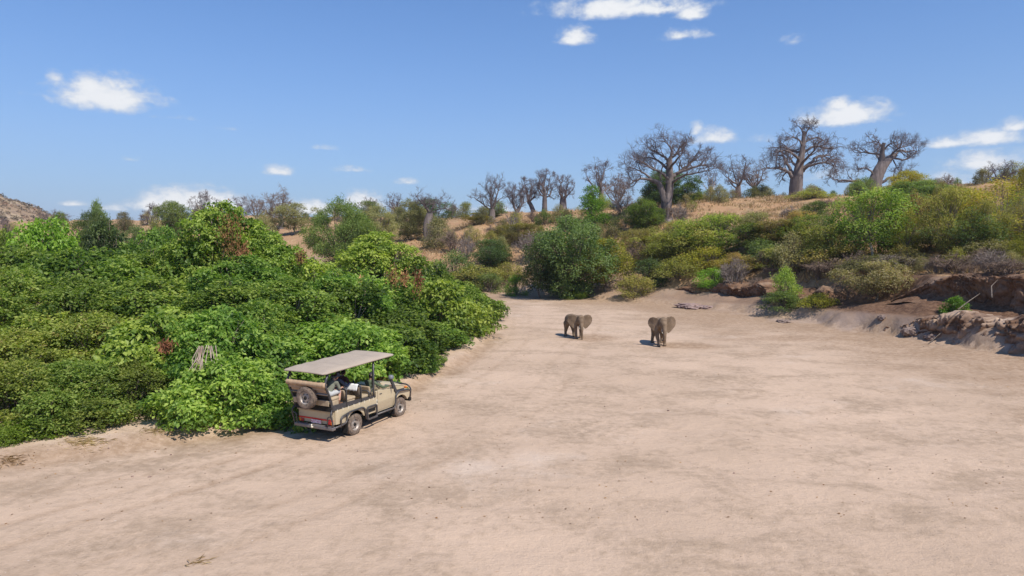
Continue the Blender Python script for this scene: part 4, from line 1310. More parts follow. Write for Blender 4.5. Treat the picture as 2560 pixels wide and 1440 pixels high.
# the tiered baobab
p, g, m, cv = px_frame(1991, 515, 135)
b = Baobab(2, 1.25, .16, .95)
b.trunk([(0, 0, -1)] + cv([(1991, 515), (1990, 495), (1989, 470), (1990, 440)]), [1.75, 1.5, 1.28, 1.2, 1.1])
b.trunk(cv([(1991, 450), (1994, 420), (2000, 390), (2003, 360), (2004, 335)]), [1.0, .82, .6, .42, .3], 14, .04)
for P, r0, r1, kk, L in (
        ([(1980, 447, 0), (1965, 432, -.6), (1940, 425, -1.2), (1915, 427, -2)], .55, .08, 9, 2.6),
        ([(1984, 440, .3), (1972, 415, .8), (1962, 395, 1.4), (1955, 378, 1.6)], .5, .1, 8, 2.4),
        ([(1996, 412, 0), (1975, 395, -1.6), (1950, 385, -2.4), (1925, 388, -3)], .4, .07, 9, 2.6),
        ([(2000, 385, 0), (1982, 368, .8), (1958, 360, 1.2), (1935, 372, 1.6)], .38, .06, 9, 2.4),
        ([(2003, 362, 0), (1990, 345, -.6), (1972, 340, -1), (1955, 348, -1.4)], .28, .05, 8, 2.0),
        ([(2004, 338, 0), (2000, 318, .3), (1990, 308, .5)], .26, .05, 8, 1.6),
        ([(2004, 338, 0), (2012, 320, -.3), (2022, 310, -.5)], .24, .05, 8, 1.6),
        ([(2003, 355, 0), (2022, 342, .8), (2045, 336, 1.2), (2062, 345, 1.4)], .32, .05, 9, 2.1),
        ([(2000, 390, 0), (2025, 372, -.8), (2050, 366, -1.4), (2075, 378, -1.8)], .4, .06, 9, 2.4),
        ([(1998, 432, 0), (2025, 410, .6), (2050, 392, 1), (2080, 392, 1.4)], .56, .08, 9, 2.6),
        ([(2002, 428, .2), (2024, 416, -1.6), (2048, 414, -2.6), (2066, 420, -3.2)], .4, .06, 8, 2.4),
        ([(2050, 392, 1), (2080, 398, 1.8), (2098, 415, 2.2)], .2, .05, 8, 2.2),
        ([(1994, 420, .5), (1990, 400, 3), (1985, 385, 4.5)], .4, .06, 8, 2.4),
        ([(1996, 415, -.5), (2005, 395, -3), (2012, 380, -4.5)], .4, .06, 8, 2.4)):
    b.limb(cv([(q[0], q[1] + 12 * (q[1] < 372), *q[2:]) for q in P]), r0, r1, True, kk, L)
b.build(p[0], p[1], g, 'broad baobab with tiered drooping branches under the flat cloud', H=cv([(0, 298)])[0][2])

# the leaning baobab
p, g, m, cv = px_frame(2184, 482, 150)
b = Baobab(3, 1.3, .02, .95)
b.trunk([(0, 0, -1)] + cv([(2183, 482), (2184, 462), (2191, 437), (2203, 413), (2220, 396), (2236, 386)]), [1.75, 1.6, 1.36, 1.22, 1.1, .75, .45])
b.trunk(cv([(2199, 418), (2202, 395), (2202, 375), (2205, 357)]), [.85, .62, .44, .32], 12, .04)
for P, r0, r1, kk, L in (
        ([(2204, 356, 0), (2196, 345, .4), (2180, 338, .8)], .3, .06, 8, 2.2),
        ([(2202, 366, 0), (2215, 350, -.5), (2232, 344, -.9)], .3, .06, 8, 2.2),
        ([(2198, 385, 0), (2180, 370, 1), (2160, 366, 1.6), (2146, 372, 2)], .34, .06, 9, 2.4),
        ([(2226, 392, 0), (2248, 375, .6), (2270, 366, 1), (2292, 374, 1.5)], .42, .07, 9, 2.4),
        ([(2226, 394, 0), (2250, 400, -.6), (2266, 392, -1), (2280, 378, -1.6)], .36, .06, 8, 2.2),
        ([(2215, 396, 0), (2232, 372, -1.6), (2250, 356, -2.4)], .36, .06, 9, 2.4),
        ([(2184, 446, 0), (2172, 428, -.6), (2152, 420, -1), (2136, 424, -1.4)], .34, .06, 8, 2.2),
        ([(2180, 470, 0), (2160, 458, .8), (2130, 450, 1.2), (2100, 448, 1.6), (2086, 440, 2)], .55, .08, 9, 2.0),
        ([(2194, 462, 0), (2212, 448, -.5), (2235, 443, -.9), (2256, 440, -1.4)], .5, .08, 8, 2.0),
        ([(2230, 400, 0), (2240, 415, .4), (2250, 428, .8)], .22, .05, 6, 1.8),
        ([(2200, 400, .6), (2205, 380, 3), (2210, 365, 4.4)], .36, .06, 9, 2.4)):
    b.limb(cv([(q[0], q[1] + 12 * (q[1] < 372), *q[2:]) for q in P]), r0, r1, True, kk, L)
b.build(p[0], p[1], g, 'leaning baobab with a long low limb on the right skyline', H=cv([(0, 331)])[0][2])

# the bottle-shaped baobab
p, g, m, cv = px_frame(1071, 566, 118)
b = Baobab(4, 1.2, .05, .9)
b.trunk([(0, 0, -1)] + cv([(1071, 566), (1071, 550), (1073, 532), (1074, 518)]), [.95, .9, .85, .72, .5])
for P, r0, r1, kk, L in (
        ([(1073, 522, 0), (1068, 505, .3), (1058, 490, .5), (1048, 478, .7)], .34, .08, 8, 1.9),
        ([(1075, 520, 0), (1082, 503, -.3), (1088, 488, -.5)], .3, .1, 7, 1.8),
        ([(1075, 520, 0), (1090, 510, .5), (1108, 503, .8), (1124, 508, 1.2)], .26, .05, 8, 1.8),
        ([(1072, 515, 0), (1066, 500, -1), (1070, 486, -1.6)], .24, .06, 6, 1.8)):
    b.limb(cv([(q[0], q[1] + 12 * (q[1] < 372), *q[2:]) for q in P]), r0, r1, True, kk, L)
b.build(p[0], p[1], g, 'small bottle-shaped baobab with a fat grey trunk on the slope', H=cv([(0, 468)])[0][2])


def auto_baobab(seed, px, base, top, Y, wtrunk, wcrown, label, split=.27, lean=0.0, droop=0.02, dens=.9, nl=7, **kw):
    """baobab from its picture size: base/top pixel rows, trunk and crown widths in pixels"""
    p = at(px, base, Y)
    g = tz(p[0], p[1])
    m = Y / F_PX
    H = at(px, top, Y)[2] - g
    H = max(H, 4.5)
    b = Baobab(seed, 1.05 * max(1, Y / 115), droop, dens * .92)
    rng = b.rng
    r = wtrunk * m / 2 * .86
    hs = H * split
    lx = lean * H
    b.trunk([(0, 0, -1), (0, 0, 0), (lx * .2, 0, hs * .35), (lx * .6, .1, hs * .75), (lx, .1, hs)], [r * 1.35, r * 1.15, r, r * .9, r * .75], 16)
    W = wcrown * m / 2 * 1.12
    kl = min(2.2, max(1.0, W * .36))
    for i in range(nl):
        a = i / nl * 6.28 + rng.uniform(-.4, .4)
        out = W * rng.uniform(.5, .85)
        hh = hs + (H - hs) * rng.uniform(.15, .68)
        if i % 3 == 0:
            out, hh = W * rng.uniform(.1, .35), hs + (H - hs) * rng.uniform(.6, .78)
        e = np.array([lx + out * math.cos(a), out * math.sin(a), hh])
        s = np.array([lx, .1, hs * rng.uniform(.8, 1.0)])
        mid = s * .5 + e * .5 + np.array([0, 0, -.1 * (hh - hs)]) + rng.normal(size=3) * .25
        b.limb([s, mid, e], r * rng.uniform(.42, .62), .07, True, 7, kl)
    return b.build(p[0], p[1], g, label, H=H, **kw)


auto_baobab(21, 1230, 542, 432, 130, 17, 110, 'grey baobab with a wide fan of limbs near the middle of the ridge')
auto_baobab(22, 1287, 548, 456, 124, 13, 84, 'slim dark baobab right beside the fan-limbed baobab', lean=.05)
auto_baobab(23, 1335, 515, 440, 142, 13, 60, 'left one of two pale baobabs standing close together on the ridge', split=.36, lean=-.15, nl=6)
auto_baobab(24, 1362, 515, 421, 140, 15, 80, 'tall pale baobab with a straight trunk, right one of a close pair', split=.4, nl=7)
auto_baobab(25, 1408, 502, 432, 138, 20, 90, 'dark forked baobab just left of the cone-shaped green tree', split=.35, nl=6)
auto_baobab(26, 1504, 478, 393, 148, 16, 110, 'baobab with upswept forks behind the cone-shaped green tree', split=.4)
auto_baobab(27, 1545, 486, 432, 172, 10, 130, 'low spreading leafless tree between the forked baobab and the split baobab', droop=.1, dens=1.0, twigm=MB_BROWNTWIG)
auto_baobab(28, 1775, 490, 415, 140, 7, 80, 'thin pale leafless tree right of the tall split baobab', split=.3, dens=.7, bark=MB_PALE, name='bare_tree')
auto_baobab(29, 1846, 488, 385, 160, 15, 110, 'greyish baobab left of the tiered baobab, front one of two', split=.4)
auto_baobab(30, 1888, 488, 402, 172, 14, 120, 'pinkish baobab half hidden behind the front greyish one', split=.35, twigm=MB_BROWNTWIG)
auto_baobab(31, 2492, 490, 419, 132, 14, 130, 'wide purple-grey baobab crown over the right frame edge scrub', split=.35)
auto_baobab(32, 704, 542, 465, 168, 12, 110, 'pinkish leafless baobab on the ridge above the tallest thicket', split=.3, dens=1.05, twigm=MB_BROWNTWIG)
auto_baobab(33, 640, 540, 488, 185, 8, 90, 'hazy pink leafless tree crown behind the tallest thicket', split=.3, twigm=MB_BROWNTWIG, name='bare_tree')
auto_baobab(34, 992, 540, 481, 178, 9, 80, 'thin leafless crown rising behind the grey-green acacias', split=.4, dens=.8, name='bare_tree')
auto_baobab(35, 138, 566, 524, 215, 6, 66, 'leafless spreading tree before the foot of the far hill', split=.25, name='bare_tree')
auto_baobab(36, 508, 545, 476, 175, 9, 70, 'pale-trunked leafless tree left of the tallest thicket top', split=.4, bark=MB_PALE, name='bare_tree')
auto_baobab(37, 385, 552, 507, 180, 6, 60, 'leafless whitish tree under the long low cloud', split=.3, bark=MB_PALE, name='bare_tree')
auto_baobab(38, 14, 600, 545, 125, 7, 70, 'dark leafless tree at the left frame edge', split=.35, name='bare_tree')
auto_baobab(39, 925, 530, 492, 205, 6, 60, 'leafless twiggy tree just behind the large dark acacia', split=.3, dens=.8, name='bare_tree')
auto_baobab(40, 600, 545, 490, 178, 6, 70, 'leafless dark crown right behind the tallest thicket top', split=.3, dens=.8, name='bare_tree')
auto_baobab(41, 1275, 560, 525, 112, 6, 90, 'low bare tree with a fallen limb below the slim dark baobab', split=.25, dens=.6, bark=MB_PALE, name='bare_tree')

# ------------------------------------------------------------------ rocks, clods, litter
M_ROCK = bark_material('clay_rock', (.15, .10, .078), (.30, .22, .18), 2.5, 1.0, 1.0)
M_PINK = bark_material('pink_clay_rock', (.20, .13, .108), (.34, .235, .2), 3.0, .5, 1.0)
ROCKS = []
for i in range(4):
    bm = bmesh.new()
    bmesh.ops.create_icosphere(bm, subdivisions=4, radius=1.0)
    co = np.array([v.co[:] for v in bm.verts])
    o = i * 9.1
    dsp = fbm(co[:, 0] * 1.4 + o, co[:, 1] * 1.4 + co[:, 2] * 1.1, 300 + i, 4) * .5 + fbm(co[:, 0] * 4 + co[:, 2] * 3, co[:, 1] * 4 - co[:, 2] * 2, 310 + i, 3) * .2
    blk = np.abs(fbm(co[:, 0] * 2.6 + co[:, 2], co[:, 1] * 2.6, 330 + i, 2)) * .3
    co = co * (1 + dsp - blk)[:, None]
    for v, c in zip(bm.verts, co):
        v.co = c
    me = bpy.data.meshes.new('boulder')
    bm.to_mesh(me)
    bm.free()
    ROCKS.append(me)
def bank_strip(name, y0, y1, prof, amp, seed, fade=3.0, nu=900, nv=56):
    """eroded earth face that follows the bank line; prof(t) gives (distance, height) stations, t = 0 at the near end"""
    u = np.linspace(0, 1, nu)
    sel = BANK[(BANK[:, 1] > y0 - 6) & (BANK[:, 1] < y1 + 6) & (BANK[:, 0] > 0)]
    o = np.argsort(sel[:, 1])
    cy = np.linspace(y0, y1, nu)
    cx = np.interp(cy, sel[o, 1], sel[o, 0])
    dx, dy = np.gradient(cx), np.gradient(cy)
    L_ = np.hypot(dx, dy)
    nx, ny = dy / L_, -dx / L_
    arc = np.cumsum(L_)
    V_ = []
    for i in range(nu):
        ss, hh = prof(u[i])
        k_ = np.linspace(0, len(ss) - 1, nv)
        sv, hv = np.interp(k_, range(len(ss)), ss), np.interp(k_, range(len(ss)), hh)
        a_ = np.full(nv, arc[i])
        gul = fbm(a_ / .9, hv / 2.2, seed, 4) * 1.2 + (.35 - np.abs(fbm(a_ / 1.7, hv / 3.5, seed + 5, 3))) * .9 + fbm(a_ / .22, hv / .25, seed + 9, 3) * .3
        c1, c2 = cells(a_ / 1.15 + fbm(a_, hv, seed + 31, 3) * .8, hv / .85 + fbm(a_ * .8, hv, seed + 37, 3) * .9, seed)
        c3, c4 = cells(a_ / .24, hv / .2, seed + 3)
        gul = gul + (np.minimum(1, (c2 - c1) * 2.2) - .6) * .75 + (np.minimum(1, (c4 - c3) * 2) - .5) * .25
        w_ = np.sin(np.clip(k_ / (len(ss) - 1), 0, 1) * math.pi) ** .5 * min(1, u[i] * 12, (1 - u[i]) * fade)
        sv = sv - gul * amp * w_
        hv = hv + fbm(a_ / .8, sv / .7, seed + 20, 3) * .35 * w_
        X_, Y_ = cx[i] + nx[i] * sv, cy[i] + ny[i] * sv
        V_.append(np.stack([X_, Y_, hv], -1))
    V_ = np.array(V_)
    we = np.minimum(1, np.minimum(u * 12, (1 - u) * 3.2))[:, None]
    tg_ = terrain(V_[..., 0], V_[..., 1])[0]
    V_[..., 2] = tg_ + (V_[..., 2] - tg_) * we - .45 * (1 - we)
    idx_ = np.arange(nu * nv).reshape(nu, nv)
    q_ = np.stack([idx_[:-1, :-1], idx_[1:, :-1], idx_[1:, 1:], idx_[:-1, 1:]], -1).reshape(-1, 4)[:, ::-1]
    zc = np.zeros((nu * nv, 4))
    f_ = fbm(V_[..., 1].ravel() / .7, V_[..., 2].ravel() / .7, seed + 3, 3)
    zc[:, 1] = np.clip(.95 + f_ * .5, .6, 1) if 'upper' in name else np.clip(.72 + f_ * 1.3, .2, 1)  # cut faces coloured dark to deepen their shade, upper ones most
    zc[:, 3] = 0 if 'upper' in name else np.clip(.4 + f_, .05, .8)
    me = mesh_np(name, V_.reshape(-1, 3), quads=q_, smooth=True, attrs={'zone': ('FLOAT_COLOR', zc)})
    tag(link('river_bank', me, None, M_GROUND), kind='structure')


def prof_low(t):
    h = 2.35 * (1 - sstep(np.array(t), .35, 1.0)) * (1 - .25 * math.sin(t * 19) * t) + .12
    return [-.6, -.25, .0, .12, .25, .6, 1.4, 2.4, 3.4], [-.15, .05, h * .3, h * .62, h * .9, h * 1.02, h * 1.0, h * .95 + .12, 1.2 * float(t < 0) + h * .7]


def prof_up(t):
    h = 1 - sstep(np.array(t), .55, 1.0)
    top = 4.75 - .5 * t
    lo = top - 2.1 * h - .35
    return [3.4, 4.3, 4.75, 4.85, 4.7, 4.55, 4.75, 5.6, 7.2], [lo - .5, lo - .05, lo + .35 * h, lo + 1.0 * h, top - .55, top - .1, top + .1, top + .12, top - .45]


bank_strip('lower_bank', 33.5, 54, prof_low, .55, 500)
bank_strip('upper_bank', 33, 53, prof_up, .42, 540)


def prof_mid(t):
    k = .75 + .25 * math.sin(t * 23) * math.sin(t * 9 + 1)
    return [1.3, 2.6, 3.2, 3.45, 3.3, 3.2, 3.6, 4.8, 6.4], [.0, .45, .75, 1.5 * k, 2.1 * k + .1, 2.5 * k + .15, 2.7 * k + .2, 2.7 * k + .3, 2.5]


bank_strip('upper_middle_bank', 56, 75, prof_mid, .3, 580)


RG = 'clay boulders along the right bank foot'
rr_ = np.random.default_rng(12)
for i, (px, py, w_, h_, lab) in enumerate((
        (2330, 842, 34, 20, 'brown clay lump at the left end of the eroded bank face'),
        (2285, 830, 40, 24, 'dark clay lump standing apart on the sandy ramp'), (2210, 795, 26, 14, 'small grey stone on the ramp under the drooping tree'),
        (1735, 764, 90, 14, 'pinkish rock slab lying at the bank foot'), (1765, 768, 40, 12, 'cracked pink rock lump beside the pinkish slab'),
        (1960, 803, 40, 10, 'low white clay crust at the edge of the sand'))):
    # stand on the ground where the sight line meets it
    d = ray(px, py + h_ * .3)
    Yk = np.linspace(30, 90, 400)
    X_, Z_ = d[0] / d[1] * Yk, CAM_H + d[2] / d[1] * Yk
    zt = terrain(X_, Yk)[0]
    hit = np.nonzero(zt >= Z_)[0]
    k = hit[0] if len(hit) else 200
    Y = Yk[k]
    s = Y / F_PX
    o = link('boulder', ROCKS[i % 4], None, M_PINK if 'pink' in lab else M_ROCK)
    o.location = (X_[k], Y + .2, zt[k] + h_ * s * .12)
    o.scale = (w_ * s * .55, w_ * s * .42, h_ * s * .55)
    o.rotation_euler = (0, 0, rr_.uniform(0, 6.28))
    tag(o, lab, 'rock', RG)

# loose clods, stones and leaf litter on the sand
lr = np.random.default_rng(33)
n = 1500
yy = 20 + 68 * lr.random(n) ** 1.7
xx = lr.uniform(-.85, .85, n) * yy
sd = poly_sd(xx, yy, BANK)[0]
ql = poly_sd(xx, yy, SHELF)[0]
k = (sd < 2.5) & (ql > -3)
k &= (lr.random(n) < np.where(sd > -9, 1, .38) * (0.35 + 1.3 * np.clip(fbm(xx / 4, yy / 4, 55, 3) + .3, 0, 1)))
xx, yy = xx[k], yy[k]
zz = terrain(xx, yy)[0]
M = len(xx)
cube = np.array([[-1, -1, -.6], [1, -1, -.6], [1, 1, -.6], [-1, 1, -.6], [-.6, -.7, .6], [.7, -.5, .5], [.5, .7, .7], [-.7, .5, .5]])
cq = np.array([[0, 1, 5, 4], [1, 2, 6, 5], [2, 3, 7, 6], [3, 0, 4, 7], [4, 5, 6, 7]])
sz = lr.uniform(.008, .026, M) * np.where(lr.random(M) < .05, 1.8, 1.0)
th = lr.uniform(0, 6.28, M)
cv_ = cube[None] * sz[:, None, None] * lr.uniform(.6, 1.4, (M, 1, 3)) * (1 + .25 * lr.normal(size=(M, 8, 1)))
rx = cv_[..., 0] * np.cos(th)[:, None] - cv_[..., 1] * np.sin(th)[:, None]
ry = cv_[..., 0] * np.sin(th)[:, None] + cv_[..., 1] * np.cos(th)[:, None]
vv = np.stack([rx, ry, cv_[..., 2]], -1) + np.stack([xx, yy, zz + sz * .3], -1)[:, None]
qd = (cq[None] + np.arange(M)[:, None, None] * 8).reshape(-1, 4)
M_CLOD = leaf_material('clods', (.17, .115, .08), (.30, .215, .155), (.52, .42, .33), .9, 0.0)
tag(link('clods', mesh_np('clods', vv.reshape(-1, 3), quads=qd, attrs={'tint': ('FLOAT', np.repeat(lr.uniform(0, .9, M), 8))}), None, M_CLOD), kind='stuff')
n = 3600
yy = 17 + 66 * lr.random(n) ** 1.6
xx = lr.uniform(-.8, .8, n) * yy
sd = poly_sd(xx, yy, BANK)[0]
ql = poly_sd(xx, yy, SHELF)[0]
k = (sd < 3) & (ql > -4) & (lr.random(n) < np.where((sd > -10) | (ql < 1.8), 1.0, .22))
xx, yy = xx[k], yy[k]
M = len(xx)
P_ = np.stack([xx, yy, terrain(xx, yy)[0] + .012], -1)
a = lr.uniform(0, 6.28, M)
ax_ = unit(np.stack([np.cos(a), np.sin(a), lr.uniform(-.05, .3, M)], -1))
v, t = leaf_arrays(lr, P_, ax_, np.array([0, 0, 1.0]) + .4 * lr.normal(size=(M, 3)), lr.uniform(.03, .11, M), lr.uniform(.015, .05, M))
tag(link('leaf_litter', mesh_np('leaf_litter', v, tris=t, attrs={'tint': ('FLOAT', np.repeat(lr.uniform(0, .9, M), 4))}), None, ML['dead']), kind='stuff')

# straw heaps and small seedlings on the left shelf
def straw_heap(px, py, Y, w_, label, n=260, mat='straw'):
    p = at(px, py, Y)
    q = lr.normal(size=(n, 2)) * np.array([w_ / F_PX * Y * .3, w_ / F_PX * Y * .16])
    pos = np.stack([p[0] + q[:, 0], p[1] + q[:, 1], terrain(p[0] + q[:, 0], p[1] + q[:, 1])[0] + lr.uniform(.0, .03, n)], -1)
    a = lr.normal(.5, .7, n)
    ax = unit(np.stack([np.cos(a), np.sin(a), lr.normal(.05, .15, n)], -1))
    v, t = leaf_arrays(lr, pos, ax, np.array([0, 0, 1.]) + .15 * lr.normal(size=(n, 3)), lr.uniform(.12, .34, n), lr.uniform(.012, .026, n))
    o = link('straw_heap', mesh_np('straw_heap', v, tris=t, attrs={'tint': ('FLOAT', np.repeat(lr.uniform(0, .9, n), 4))}), None, ML[mat])
    tag(o, label, 'straw', 'dry straw lying on the sand', 'stuff')


straw_heap(205, 1104, 22.8, 90, 'tawny heap of dry straw on the sandy shelf', 240)
straw_heap(395, 1106, 24.1, 70, 'thin scatter of straw at the edge of the sandy shelf', 110)
straw_heap(120, 1090, 23.4, 60, 'little patch of straw under the rambling shrub', 120)
straw_heap(490, 1430, 14.8, 60, 'orange dry straw scrap at the bottom frame edge', 26)
straw_heap(20, 1165, 21.4, 70, 'dry stalks on the shelf at the left frame edge', 160)
plant('low', 'lime', *at(22, 1112, 22.4)[:2], .55, .75, 'little green seedling alone on the sand at the left frame edge', None, name='seedling', cat='plant')

# hanging bare stems in the thicket, dead leaf clusters
p = at(512, 930, 26.0)
tb = empty('stem_bunch', p)
tag(tb, 'bunch of pale pinkish bare stems hanging out of the thicket', 'stems')
M_PST = bark_material('pinkish_stem', (.30, .20, .16), (.52, .40, .34), 6)
for i in range(16):
    x0 = lr.normal(0, .16)
    T = Tubes()
    T.add([(x0, lr.normal(0, .1), 1.0), (x0 * 1.4 + lr.normal(0, .05), -.15, .55), (x0 * 2.2 + lr.normal(0, .12), -.3 + lr.normal(0, .1), lr.uniform(-.1, .15))], [.016, .015, .010], 4)
    link('stem', T.mesh('stem'), tb, M_PST)
DG = 'dead brown leaf clusters in the thicket'
for i, (px, py, Y, w_, h_, lab) in enumerate(((577, 590, 39.2, 60, 120, 'big brown dead leaf cluster below the top of the tallest thicket'), (605, 630, 39.2, 30, 60, 'brown dead leaves trailing right of the big dead cluster'),
                                              (985, 690, 43.5, 30, 50, 'left one of a row of brown dead leaf clusters'), (1012, 692, 43.8, 22, 44, 'middle one of a row of brown dead leaf clusters'),
                                              (1045, 700, 44.2, 26, 70, 'right one of a row of brown dead leaf clusters'), (903, 720, 40.5, 20, 70, 'hanging brown dead leaves left of the dead cluster row'),
                                              (415, 861, 26.9, 24, 30, 'orange dead leaf cluster at the thicket front left of the bare stems'), (955, 945, 31.2, 26, 36, 'orange dead leaves behind the vehicle windscreen post'),
                                              (750, 640, 40.8, 22, 40, 'small brown dead leaf patch on the thicket shoulder'))):
    n = int(90 + w_ * h_ * .06)
    s = Y / F_PX
    c = at(px, py, Y)
    pos = c + lr.normal(size=(n, 3)) * np.array([w_ * s * .26, .22, h_ * s * .24])
    ax = unit(lr.normal(size=(n, 3)) * .5 + np.array([0, -.3, -1.0]))
    v, t = leaf_arrays(lr, pos - c, ax, lr.normal(size=(n, 3)) + np.array([0, -.6, .3]), lr.uniform(.12, .26, n), lr.uniform(.05, .1, n))
    o = link('dead_leaf_cluster', mesh_np('dead_leaf_cluster', v, tris=t, attrs={'tint': ('FLOAT', np.repeat(lr.uniform(0, .95, n), 4))}), None, ML['dead'])
    o.location = c
    tag(o, lab, 'dead leaves', DG, 'stuff')
# fallen dry logs at the right bank
for (pa, pb, Ya, Yb, r, lab) in (((2320, 868), (2372, 846), 44.5, 45.5, .05, 'dry stick lying on the pale clay under the right bank'), ((2395, 775), (2450, 735), 44, 45, .06, 'dead branch leaning down the shaded cut'),
                                 ((1450, 722), (1520, 716), 80, 81, .09, 'fallen log on the sand right of the big dark green tree'), ((2480, 745), (2495, 700), 42, 43, .05, 'bare root hanging from the bank lip near the right frame edge')):
    A, B = at(*pa, Ya), at(*pb, Yb)
    A[2] = max(A[2], tz(A[0], A[1])) + r * .5
    B[2] = max(B[2], tz(B[0], B[1])) + r * .5
    T = Tubes()
    T.add([(0, 0, 0), (B - A) * .5 + lr.normal(size=3) * .08 + np.array([0, 0, .05]), B - A], [r * .6, r * .5, r * .25], 6)
    o = link('dead_branch', T.mesh('dead_branch'), None, MB_STEM)
    o.location = A
    tag(o, lab, 'branch')

# ------------------------------------------------------------------ dusty air
hb_ = bpy.data.meshes.new('haze')
bm = bmesh.new()
bmesh.ops.create_cube(bm, size=1.0, matrix=Matrix.Translation((0, 0, 86)) @ Matrix.Diagonal((2240, 2240, 178, 1)))
bm.to_mesh(hb_)
bm.free()
m = bpy.data.materials.new('dusty_air')
m.use_nodes = True
g = NT(m.node_tree)
pv = g.n('ShaderNodeVolumePrincipled')
pv.inputs['Color'].default_value = (.86, .90, 1.0, 1)
pv.inputs['Density'].default_value = .00016
pv.inputs['Anisotropy'].default_value = .2
g.lk(pv.outputs[0], g.n('ShaderNodeOutputMaterial').inputs['Volume'])
tag(link('haze', hb_, None, m), kind='stuff')
print('lowest/highest', gv[:, 2].min(), gv[:, 2].max())

# ------------------------------------------------------------------ safari vehicle
def simple_mat(name, col, rough=0.5, metal=0.0, spec=0.4, var=0.12, scale=6.0, dust=0.0, coat=0.0):
    m = bpy.data.materials.new(name)
    m.use_nodes = True
    g = NT(m.node_tree)
    tcn = g.n('ShaderNodeTexCoord')
    n = g.noise(tcn.outputs['Object'], scale, 5, 0.65)
    c = g.mix(g.step(n, 0.3, 0.7), tuple(x * (1 - var) for x in col), tuple(min(1, x * (1 + var)) for x in col))
    if dust:
        sp = g.n('ShaderNodeSeparateXYZ')
        g.lk(tcn.outputs['Object'], sp.inputs[0])
        low = g.math('SUBTRACT', 1.0, g.step(sp.outputs[2], 0.25, 1.15))
        n2 = g.noise(tcn.outputs['Object'], 11, 5, 0.7)
        c = g.mix(g.math('MULTIPLY', g.math('MULTIPLY', g.math('ADD', low, 0.25), g.step(n2, 0.25, 0.75)), dust), c, (.36, .26, .19))
    bs = g.n('ShaderNodeBsdfPrincipled')
    g.lk(c, bs.inputs['Base Color'])
    bs.inputs['Roughness'].default_value = rough
    bs.inputs['Metallic'].default_value = metal
    bs.inputs['Specular IOR Level'].default_value = spec
    bs.inputs['Coat Weight'].default_value = coat
    o = g.n('ShaderNodeOutputMaterial')
    g.lk(bs.outputs[0], o.inputs[0])
    return m


V = {
    'paint': simple_mat('beige_paint', (.49, .405, .262), .45, 0, .45, .04, 3, .45, .15),
    'canvas': simple_mat('taupe_canvas', (.375, .305, .24), .9, 0, .1, .06, 2),
    'roll': simple_mat('tan_canvas', (.42, .29, .185), .9, 0, .1, .1, 5),
    'seat': simple_mat('tan_seat_cover', (.40, .31, .205), .85, 0, .15, .14, 4),
    'black': simple_mat('black_tube', (.035, .037, .042), .42, 0, .5, .2, 8, .25),
    'dark': simple_mat('dark_underbody', (.018, .017, .016), .8, 0, .2, .2, 5),
    'steel': simple_mat('grey_bumper_steel', (.13, .135, .145), .5, .4, .5, .15, 7, .4),
    'tyre': simple_mat('dusty_tyre', (.07, .06, .052), .9, 0, .15, .25, 9, .55),
    'rim': simple_mat('dusty_steel_rim', (.34, .30, .26), .5, .35, .5, .15, 9, .2),
    'red': simple_mat('red_reflective_tape', (.62, .012, .010), .4, 0, .5, .05),
    'lens_red': simple_mat('red_lamp_lens', (.42, .008, .012), .15, 0, .6, .1),
    'lens_orange': simple_mat('orange_lamp_lens', (.75, .20, .02), .2, 0, .6, .1),
    'glass': simple_mat('lamp_glass', (.45, .47, .5), .1, 0, .7, .1),
    'plate': simple_mat('white_plate', (.78, .70, .74), .45, 0, .4, .03),
    'platetxt': simple_mat('red_plate_lettering', (.45, .03, .10), .5, 0, .3, .02),
    'decal': simple_mat('pale_decal', (.66, .60, .47), .5, 0, .3, .03),
    'crest': simple_mat('dark_crest_print', (.07, .075, .06), .5, 0, .3, .1),
    'cap': simple_mat('grey_plastic_cap', (.16, .165, .185), .5, 0, .4, .05),
    'cloth': simple_mat('white_cloth', (.74, .74, .72), .9, 0, .1, .05, 12),
    'mud': simple_mat('mud_stained_cover', (.20, .155, .11), .9, 0, .1, .35, 6),
}


